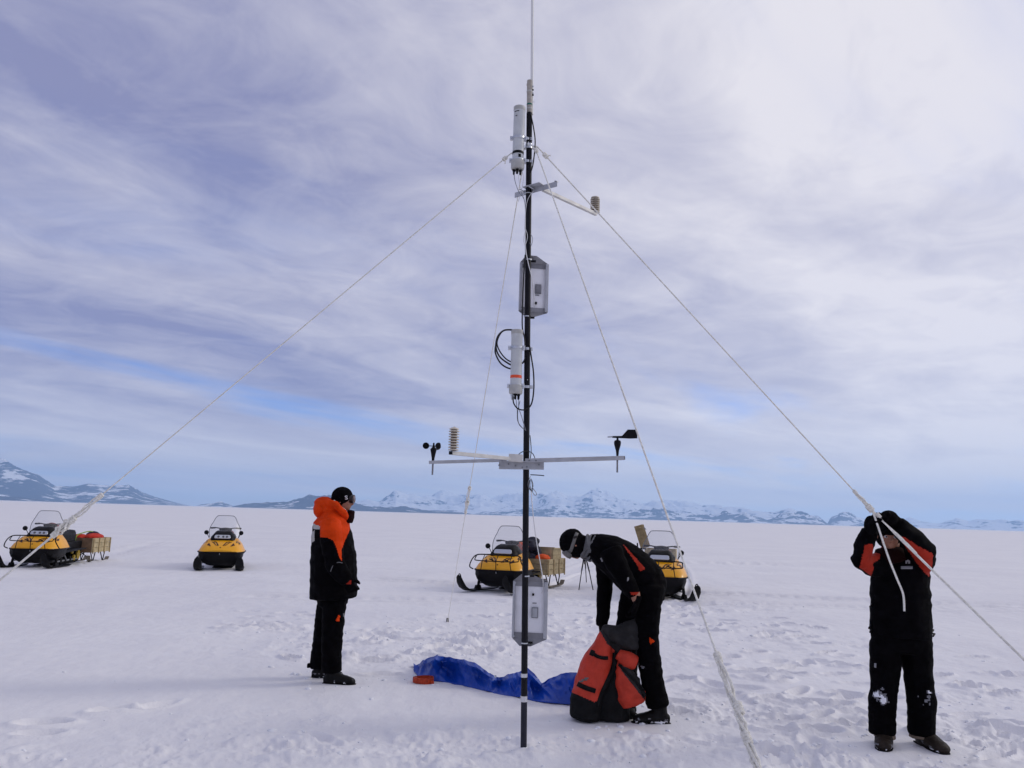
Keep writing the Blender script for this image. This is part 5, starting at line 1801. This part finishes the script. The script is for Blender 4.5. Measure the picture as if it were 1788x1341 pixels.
def build_machines():
    A, _ = make_snowmobile('yellow snowmobile with front rack at the left edge, pulling a loaded sledge', True)
    C = copy_thing(A, 'yellow snowmobile with front rack half hidden behind the mast')
    D = copy_thing(A, 'yellow snowmobile partly hidden behind the bending man, before the open crate')
    Bm, _ = make_snowmobile('yellow snowmobile standing alone with no front rack, facing the viewer', False)
    for T_, (p_, psi_, k_) in zip((A, Bm, C, D), MACHINES):
        place(T_, G(*p_), psi_, k_)
    # loads on the seats
    def on(T, x, y, z):
        return T.M @ Vector((x, y, z))
    sack('red_bag', 'dark red bag lying on the seat of the leftmost snowmobile', 'bag', [(on(A, .02, 1.62, .90), (.20, .24, .10), .3), (on(A, -.08, 1.50, .98), (.12, .14, .08), .1)], 'seat_red', seed=1)
    sack('orange_bag', 'bright orange bag on the seat behind the handlebar beside the mast', 'bag', [(on(C, .03, 1.62, .90), (.22, .20, .11), .2), (on(C, .10, 1.50, .95), (.13, .12, .08), .3)], 'bag_orange', seed=2)
    sack('black_bag', 'black bag hanging over the rear seat beside the mast', 'bag', [(on(C, .10, 2.2, .90), (.24, .28, .16), .2), (on(C, .30, 2.25, .62), (.10, .26, .30), .2), (on(C, .16, 2.35, 1.02), (.16, .16, .10), 0)], 'bag_dark', seed=3)
    # sledges
    def at(px, py, Y):
        p = P(px, py, Y)
        return Vector((p.x, p.y, 0))
    s1 = at(154, 960, 23.4)
    r1 = math.atan2(-s1.y, -s1.x) + math.pi / 2 + rad(-24)
    S1 = make_sledge(s1, r1, 'wooden box sledge tied with a green strap behind the leftmost snowmobile', .72, 1.15, .29, .40)
    on1 = lambda x, y, z: S1.M @ Vector((x, y, z))
    sack('red_bag', 'bright red duffel lying in the strapped box sledge at the left', 'bag', [(on1(.10, .05, .70), (.22, .40, .10), r1), (on1(-.16, -.25, .70), (.16, .2, .09), r1)], 'bag_red', seed=4)
    sack('dark_bag', 'dark blue bag on top of the strapped box sledge at the left', 'bag', [(on1(.0, .22, .74), (.20, .16, .11), r1)], 'bag_dark', seed=5)
    sack('yellow_bag', 'small yellow bag at the front corner of the strapped box sledge', 'bag', [(on1(-.30, -.48, .74), (.07, .07, .10), 0)], 'bag_yellow', seed=6)
    loop = [on1(-.10, -.60, .25), on1(-.10, -.60, .71), on1(-.06, -.3, .82), on1(0, .1, .85), on1(.02, .58, .71), on1(.02, .60, .28)]
    ts = Thing('cargo_strap', loop[0], 'green strap tied over the load of the left sledge', 'strap')
    mb = MB()
    mb.tube(bez(loop, 6), .014, 6)
    mb.build('webbing', K['strap_green'], ts)

    s3 = at(946, 1000, 19.4)
    r3 = math.atan2(-s3.y, -s3.x) + math.pi / 2 + rad(-24)
    S3 = make_sledge(s3, r3, 'pale plank sledge carrying a crate, just right of the mast', .74, 1.05, .29, .36, 'wood_pale', 'wood_pale')
    on3 = lambda x, y, z: S3.M @ Vector((x, y, z))
    make_crate(on3(0, .20, .32), r3, .60, .50, .54, 'tan wooden crate standing in the sledge right of the mast', False)
    sack('orange_bag', 'small orange bag in the plank sledge right of the mast', 'bag', [(on3(.14, -.30, .66), (.18, .12, .09), r3 + .3)], 'bag_orange', seed=7)
    sack('dark_bag', 'dark bag at the front of the plank sledge right of the mast', 'bag', [(on3(-.16, -.34, .66), (.18, .16, .12), r3)], 'bag_dark', seed=8)

    s4 = at(1152, 1000, 20.0)
    r4 = math.atan2(-s4.y, -s4.x) + math.pi / 2 + rad(-3)
    S4 = make_sledge(s4, r4, 'plank sledge behind the snowmobile next to the bending man', .80, 1.6, .29, .34, 'wood_tan', 'wood_pale')
    on4 = lambda x, y, z: S4.M @ Vector((x, y, z))
    make_crate(on4(.03, 0, .32), r4, .74, .8, .62, 'pale wooden crate with its lid swung open behind a snowmobile', True)
    p = at(1113, 1000, 18.2)
    tp = Thing('marker_pole', (p.x, p.y, sh(p)), 'short black stick showing above the back of the bending man', 'pole')
    MB().tube([P(1113.5, 1010, 18.2), P(1113, 948, 18.2)], .016, 8).build('shaft', K['tube_black'], tp)
    MB().box(P(1123, 958, 18.2), (.13, .03, .03)).build('crossbar', K['tube_black'], tp, bevel=.004)
    # tripod in the snow behind the bending man's head
    f = [G(1010.5, 1026), G(1037, 1030), G(1024, 1016)]
    Y = (f[0].y + f[1].y) / 2
    ap = P(1021, 966, Y)
    tt = Thing('tripod', ((f[0].x + f[1].x) / 2, Y, 0), 'thin black tripod standing behind the head of the bending man', 'tripod')
    for q in f:
        mid = ap.lerp(q, .5)
        lg = MB().tube([ap, mid], .016, 8).build('leg', K['tube_black'], tt)
        MB().tube([mid, Vector((q.x, q.y, sh(q) - .02))], .011, 8).build('leg_tube', K['tube_black'], tt, lg)
    MB().lathe([(.03, -.05), (.035, 0), (.02, .02), (.015, .10), (.035, .11), (.035, .13)], ap, (0, 0, 1), 12).build('head', K['tube_black'], tt)
    MB().tube([ap, ap - Vector((0, 0, .25))], .012, 8).build('centre_column', K['tube_black'], tt)


def make_crate(base, rz, Wd, Ln, H, label, lid_open):
    T = Thing('wooden_crate', base, label, 'crate', None, rz)
    B = lambda mb, name, m, par=None, **k: mb.build(name, K[m], T, par, True, **k)
    n = 4
    ph = H / n
    for s in (-1, 1):
        for k in range(n):
            B(MB().box((0, s * (Ln / 2 - .01), ph * (k + .5)), (Wd - .046, .02, ph - .006)), 'plank', 'wood_tan' if (k + s) % 2 else 'wood_pale', bevel=.003)
            B(MB().box((s * (Wd / 2 - .01), 0, ph * (k + .5)), (.02, Ln, ph - .006)), 'plank', 'wood_pale', bevel=.003)
        for s2 in (-1, 1):
            B(MB().box((s * (Wd / 2 - .05), s2 * (Ln / 2 + .011), H / 2), (.06, .02, H)), 'batten', 'wood_pale', bevel=.003)
    B(MB().box((0, 0, .015), (Wd - .05, Ln - .05, .02)), 'bottom', 'wood_grey')
    if lid_open:
        h = Vector((-Wd / 2, 0, H + .01))
        d = Vector((-.30, 0, .95)).normalized()
        for k in range(4):
            y = -Ln / 2 + Ln * (k + .5) / 4
            B(MB().bar(h + Vector((0, y, 0)), h + d * .56 + Vector((0, y, 0)), .03, Ln / 4 - .006, up=Vector((1, 0, 0))), 'lid_board', 'wood_tan', bevel=.003)
        for f in (.12, .5):
            c = h + d * f + Vector((.03, 0, .01))
            B(MB().bar(c - Vector((0, Ln / 2, 0)), c + Vector((0, Ln / 2, 0)), .05, .024), 'lid_batten', 'wood_pale', bevel=.003)
        for y in (-.2, .1):
            B(MB().tube([h + d * .50 + Vector((.03, y, 0)), h + d * .49 + Vector((.12, y, .01)), h + d * .46 + Vector((.14, y, 0))], .008, 6), 'latch', 'box_grey')
    else:
        for k in range(4):
            y = -Ln / 2 + Ln * (k + .5) / 4
            B(MB().box((0, y, H + .012), (Wd + .03, Ln / 4 - .006, .022)), 'lid_board', 'wood_pale', bevel=.003)
        B(MB().box((.04, -Ln / 2 + .05, H + .036), (Wd * .9, .07, .022)), 'lid_batten', 'wood_tan', bevel=.003)
    return T
# ------------------------------------------------------------------ tarpaulin, coil, backpack
def build_tarp():
    front = [(722, 1172), (733, 1184), (750, 1190), (790, 1194), (830, 1203), (865, 1212), (905, 1219), (950, 1226), (1000, 1230), (1040, 1231)]
    crest = [(722, 1164), (738, 1152), (762, 1144), (785, 1147), (812, 1150), (832, 1157), (850, 1171), (866, 1184), (885, 1178), (905, 1173), (922, 1166), (934, 1178), (947, 1193), (965, 1181), (988, 1173), (1010, 1176), (1040, 1186)]
    nx, nv = 240, 44
    xs = np.linspace(722, 1040, nx)
    fy = np.interp(xs, [p[0] for p in front], [p[1] for p in front])
    cy = np.interp(xs, [p[0] for p in crest], [p[1] for p in crest])
    g0 = G(860, 1205)
    T = Thing('tarpaulin', (g0.x, g0.y, 0), 'crumpled blue tarpaulin lying in folds on the snow', 'tarpaulin')
    vs = []
    for i, x in enumerate(xs):
        f = G(x, fy[i])
        dep = .34 + .06 * math.sin(i * .11)
        c = P(x, cy[i], f.y + dep * .62)
        hz = max(c.z, .03)
        for j in range(nv):
            t = j / (nv - 1)
            # along the cross-section: foot, a hollow face under a hanging edge, crest, back slope
            kk = 1.0 if x < 855 else .55
            if t < .55:
                q = t / .55
                yy = f.y + dep * .62 * (.25 * q + .75 * q ** 3 * (1 - .55 * kk)) + .11 * kk * math.sin(math.pi * min(1, q * 1.15)) * (q < .87)
                zz = hz * (q ** .9)
            else:
                q = (t - .55) / .45
                yy = f.y + dep * .62 * (1 - .75 * .55 * kk) + dep * (.75 * q)
                zz = hz * (1 - q) ** 1.3 + .012
            k = CAMP + (Vector((c.x, yy, 0)) - CAMP) * 1.0
            xx = (x - PW / 2) / F
            p = P(x, cy[i], yy)
            vs.append([p.x, yy, zz])
    vs = np.array(vs)
    X, Yv = vs[:, 0], vs[:, 1]
    t = np.tile(np.linspace(0, 1, nv), nx)
    amp = np.sin(np.pi * np.clip(t, 0, 1)) ** .5
    u = X * 1.0
    tri = lambda q: 2 * np.abs(2 * (q - np.floor(q + .5))) - 1
    wob = fbm(X / .45, Yv / .45, 2, 91)
    f1 = tri(X / .46 + vs[:, 2] * 1.5 + .35 * wob)                 # large pleats running down the face
    f2 = tri(X / .21 - vs[:, 2] * 2.2 + .5 * wob + .3)
    f3 = fbm(X / .12 + vs[:, 2] * 4, vs[:, 2] / .16, 2, 95, .5, True)
    face = (t < .62)
    vs[:, 1] -= amp * face * (.085 * f1 + .042 * f2 + .030 * (f3 - .6))
    vs[:, 2] += amp * (.014 * f1 + .012 * f2 + .012 * (f3 - .6))
    gh = snow_height(vs[:, 0], vs[:, 1])
    vs[:, 2] = np.maximum(vs[:, 2], gh + .004)
    fs = [(i * nv + j, (i + 1) * nv + j, (i + 1) * nv + j + 1, i * nv + j + 1) for i in range(nx - 1) for j in range(nv - 1)]
    mb = MB()
    mb.add(vs.tolist(), fs)
    o = mb.build('sheet', K['tarp_blue'], T, angle=30, fix=False)
    s = o.modifiers.new('thickness', 'SOLIDIFY')
    s.thickness = .003
    # folded-over flap at the left end
    mb = MB()
    rows = []
    for a, pts in enumerate((((722, 1166), (742, 1153), (764, 1143)), ((726, 1176), (748, 1163), (768, 1150)), ((728, 1180), (752, 1170), (772, 1158)), ((735, 1184), (757, 1176), (776, 1166)))):
        ctr = bez([P(x, y, G(745, 1186).y + (.26 - .07 * a)) for x, y in pts], 8)
        rows.append([p + Vector((0, 0, .006 * math.sin(i * .8 + a))) for i, p in enumerate(ctr)])
    n = len(rows[0])
    mb.add([p for r in rows for p in r], [(i * n + k, i * n + k + 1, (i + 1) * n + k + 1, (i + 1) * n + k) for i in range(3) for k in range(n - 1)])
    fl = mb.build('folded_flap', K['tarp_blue'], T, angle=30, fix=False)
    s = fl.modifiers.new('thickness', 'SOLIDIFY')
    s.thickness = .004
    # eyelets along the hem
    for x, y in ((865, 1181),):
        p = P(x, y, G(x, np.interp(x, [q[0] for q in front], [q[1] for q in front])).y - .03)
        MB().lathe([(.006, 0), (.012, .001), (.012, .005), (.006, .006)], p, (0, -1, .3), 12).build('eyelet', K['steel'], T)
    # a little snow lying in the folds
    return T


def build_coil():
    g = G(737, 1196)
    T = Thing('webbing_coil', (g.x, g.y, 0), 'small orange-red coil of webbing on the snow by the tarpaulin', 'coil')
    m = MPP(737, 1190, g.y)
    R = 18.5 * m
    mb = MB()
    pts = []
    for k in range(7 * 24):
        a = 2 * math.pi * k / 24
        pts.append((a, R * (1 - .085 * k / 24)))
    for k in range(5):
        r0 = R * (1 - k * .14)
        h = .048 - .003 * (k % 2) - (.012 if k > 2 else 0)
        ring = lambda r, z: [Vector((g.x, g.y + R * .9, .006)) + Vector((math.cos(a) * r * (1 + .02 * math.sin(3 * a + k)), math.sin(a) * r * .9, z + .004 * math.sin(2 * a + k))) for a in [2 * math.pi * i / 28 for i in range(28)]]
        w_ = MB().rings([ring(r0, 0), ring(r0 * 1.01, h * .5), ring(r0, h), ring(r0 - .006, h + .001), ring(r0 - .007, 0)], cap=False)
        w_.build('webbing_turn', K['coil_orange'], T, angle=50)
    MB().box((g.x + R * .9, g.y + R * .3, .02), (.03, .03, .03), Matrix.Rotation(.5, 3, 'Z')).build('buckle', K['coil_orange'], T, bevel=.004)
    return T


def build_backpack():
    g = G(1055, 1266)
    Y0 = g.y + .10
    T = Thing('backpack', (g.x, Y0, 0), 'large open red backpack with black base standing in front of the bending man', 'backpack')
    mm = MPP(1055, 1200, Y0)
    # main sack
    mb = MB()
    limb(mb, [(1022, 1250, .02, 27, .13), (1024, 1228, .02, 28, .135), (1032, 1195, .03, 29, .13), (1042, 1160, .04, 26, .115), (1053, 1128, .05, 17, .09), (1059, 1103, .06, 9, .06)], Y0, n=18, endcap=.25)
    limb(mb, [(1064, 1252, .06, 34, .12), (1066, 1225, .06, 33, .12), (1072, 1190, .07, 31, .11), (1079, 1150, .08, 24, .09), (1083, 1112, .08, 19, .07)], Y0, n=18, endcap=.2)

    def fn(c):
        q = proj(c)
        out = np.zeros(len(c), int)
        red = inpoly(q, [(1048, 1098), (1053, 1112), (1073, 1136), (1069, 1165), (1056, 1192), (1042, 1224), (1038, 1226), (985, 1203), (990, 1180), (1008, 1140), (1034, 1096)])
        out[red] = 1
        out[inpoly(q, [(1035, 1080), (1120, 1060), (1124, 1150), (1078, 1138), (1060, 1124), (1050, 1106)])] = 2
        return out
    b = skin('sack', mb, [K['pack_black'], K['pack_red'], K['pack_grey']], T, voxel=.0075, smooth=3, wr=.014, ws=7, seed=31, matfn=fn, stretch=(1, 1, 1.2))
    # right side pocket
    mb = MB()
    limb(mb, [(1107, 1229, -.02, 21, .045), (1102, 1214, -.03, 25.5, .07), (1095, 1190, -.03, 21, .07), (1086, 1166, -.02, 11, .05), (1081, 1154, 0, 5, .03)], Y0, n=16, endcap=.05)
    limb(mb, [(1118, 1222, -.02, 9, .05), (1104, 1205, -.03, 14, .06)], Y0)

    def fp(c):
        q = proj(c)
        out = np.ones(len(c), int)
        out[inpoly(q, [(1080, 1158), (1100, 1164), (1118, 1186), (1126, 1205), (1126, 1222), (1122, 1218), (1100, 1190), (1086, 1172)])] = 2
        out[q[:, 1] > 1240] = 0
        return out
    pk = skin('side_pocket', mb, [K['pack_black'], K['pack_red'], K['pack_grey']], T, voxel=.007, smooth=3, wr=.010, ws=8, seed=33, matfn=fp)
    # upper pocket between the flap and the side pocket
    mb = MB()
    limb(mb, [(1079, 1142, -.03, 8, .04), (1094, 1151, -.045, 14, .05), (1110, 1158, -.03, 12, .04)], Y0, hint=Vector((0, 1, 0)), endcap=.05)
    skin('top_pocket', mb, [K['pack_red']], T, voxel=.009, smooth=2, wr=.006, ws=10, seed=35)
    # open top flap
    mb = MB()
    limb(mb, [(1054, 1096, .02, 6, .04), (1072, 1106, .0, 14, .06), (1090, 1112, -.01, 22, .05), (1107, 1100, 0, 20, .035), (1117, 1081, .02, 5, .015)], Y0, endcap=.2)
    limb(mb, [(1096, 1128, -.01, 20, .05), (1100, 1110, -.01, 19, .05)], Y0, endcap=.3)
    skin('top_flap', mb, [K['pack_grey']], T, voxel=.009, smooth=2, wr=.010, ws=9, seed=37)
    # straps and buckles laid over the sack
    bv = BVHTree.FromPolygons([T.M @ v.co for ob in (b, pk) for v in ob.data.vertices],
                              [p.vertices[:] for p in b.data.polygons] + [tuple(i + len(b.data.vertices) for i in p.vertices) for p in pk.data.polygons])

    def strap(pts, wd, name='strap'):
        path = bez([P(x, y, Y0) for x, y in pts], 8)
        A, Bq = [], []
        for i, p in enumerate(path):
            t = path[min(i + 1, len(path) - 1)] - path[max(i - 1, 0)]
            nr = Vector((t.z, 0, -t.x)).normalized() * wd
            for lst, q in ((A, p + nr), (Bq, p - nr)):
                d = (q - CAMP).normalized()
                h = bv.ray_cast(CAMP, d)
                lst.append((h[0] - d * .008) if h[0] is not None else q - d * .12)
        n = len(A)
        so = MB().add(A + Bq, [(i, i + 1, n + i + 1, n + i) for i in range(n - 1)]).build(name, K['pack_black'], T, angle=80)
        sm = so.modifiers.new('thickness', 'SOLIDIFY')
        sm.thickness = .008
        return so
    strap([(1033, 1139), (1043, 1146), (1054, 1149), (1062, 1149)], .014)
    strap([(1008, 1194), (1022, 1201), (1040, 1207)], .018)
    strap([(1074, 1140), (1072, 1162), (1062, 1190), (1052, 1212), (1046, 1236)], .020)
    strap([(1080, 1160), (1092, 1172), (1108, 1188), (1124, 1208)], .010)
    MB().box(P(1034, 1140, Y0 - .12), (.035, .025, .045), Matrix.Rotation(.4, 3, 'Y')).build('buckle', K['pack_black'], T, bevel=.005)
    MB().box(P(1124, 1211, Y0 - .08), (.03, .025, .05), Matrix.Rotation(-.4, 3, 'Y')).build('buckle', K['pack_black'], T, bevel=.005)
    surf_patch('printed_patch', T, b, K['strap_grey'], [(1011, 1189), (1021, 1184), (1030, 1183), (1024, 1188), (1014, 1191)], b, .004)
    # feet and loose straps on the snow
    for x, y, r in ((1012, 1257, .04), (1035, 1262, .05), (1062, 1262, .055), (1092, 1258, .06)):
        mb = MB()
        gp = G(x, y)
        mb.ell((gp.x, gp.y + .06, .03), r * 1.5, r, .045)
        mb.ell((gp.x + .03, gp.y + .05, .05), r, r, .04)
        skin('base_fold', mb, [K['pack_black']], T, voxel=.009, smooth=2, wr=.008, ws=12, seed=x)
    return T


def build_clumps():
    """Loose lumps of snow kicked up around the camp; far too many and small to count."""
    rr = random.Random(11)
    mb = MB()
    ico = []
    t = (1 + 5 ** .5) / 2
    iv = [Vector(v).normalized() for v in ((-1, t, 0), (1, t, 0), (-1, -t, 0), (1, -t, 0), (0, -1, t), (0, 1, t), (0, -1, -t), (0, 1, -t), (t, 0, -1), (t, 0, 1), (-t, 0, -1), (-t, 0, 1))]
    fi = [(0, 11, 5), (0, 5, 1), (0, 1, 7), (0, 7, 10), (0, 10, 11), (1, 5, 9), (5, 11, 4), (11, 10, 2), (10, 7, 6), (7, 1, 8), (3, 9, 4), (3, 4, 2), (3, 2, 6), (3, 6, 8), (3, 8, 9), (4, 9, 5), (2, 4, 11), (6, 2, 10), (8, 6, 7), (9, 8, 1)]
    pts = []
    for c, r, k in TRAMPLED:
        for i in range(int(45 * k * r)):
            pts.append((c.x + rr.gauss(0, r * .9), c.y + rr.gauss(0, r * .9), 1.0))
    for c, r in FLAT:
        for i in range(14):
            a, q = rr.uniform(0, 6.28), r * rr.uniform(.85, 1.5)
            pts.append((c.x + q * math.cos(a), c.y + q * math.sin(a), 1.0))
    for i in range(60):
        g = G(rr.uniform(0, 1788), rr.uniform(1060, 1341))
        pts.append((g.x, g.y, .7))
    xy = np.array(pts)
    z = snow_height(xy[:, 0].copy(), xy[:, 1].copy())
    for i, (x, y, s) in enumerate(pts):
        sz = s * min(.034, .006 + rr.expovariate(1 / .0075))
        v = [Vector((x, y, z[i] - sz * .05)) + Vector((p.x * sz * rr.uniform(.7, 1.35), p.y * sz * rr.uniform(.7, 1.35), p.z * sz * rr.uniform(.5, .85))) for p in iv]
        mb.add(v, fi)
    o = mb.build('snow_clumps', K['snow_stuck'], angle=75)
    o['kind'] = 'stuff'
    o['label'] = 'loose crumbs of kicked up snow'
    return o
build_ground()
build_mountains()
build_mast()
person_left()
person_mid()
person_right()
build_machines()
build_tarp()
build_coil()
build_backpack()
build_guys()
build_clumps()
build_haze()
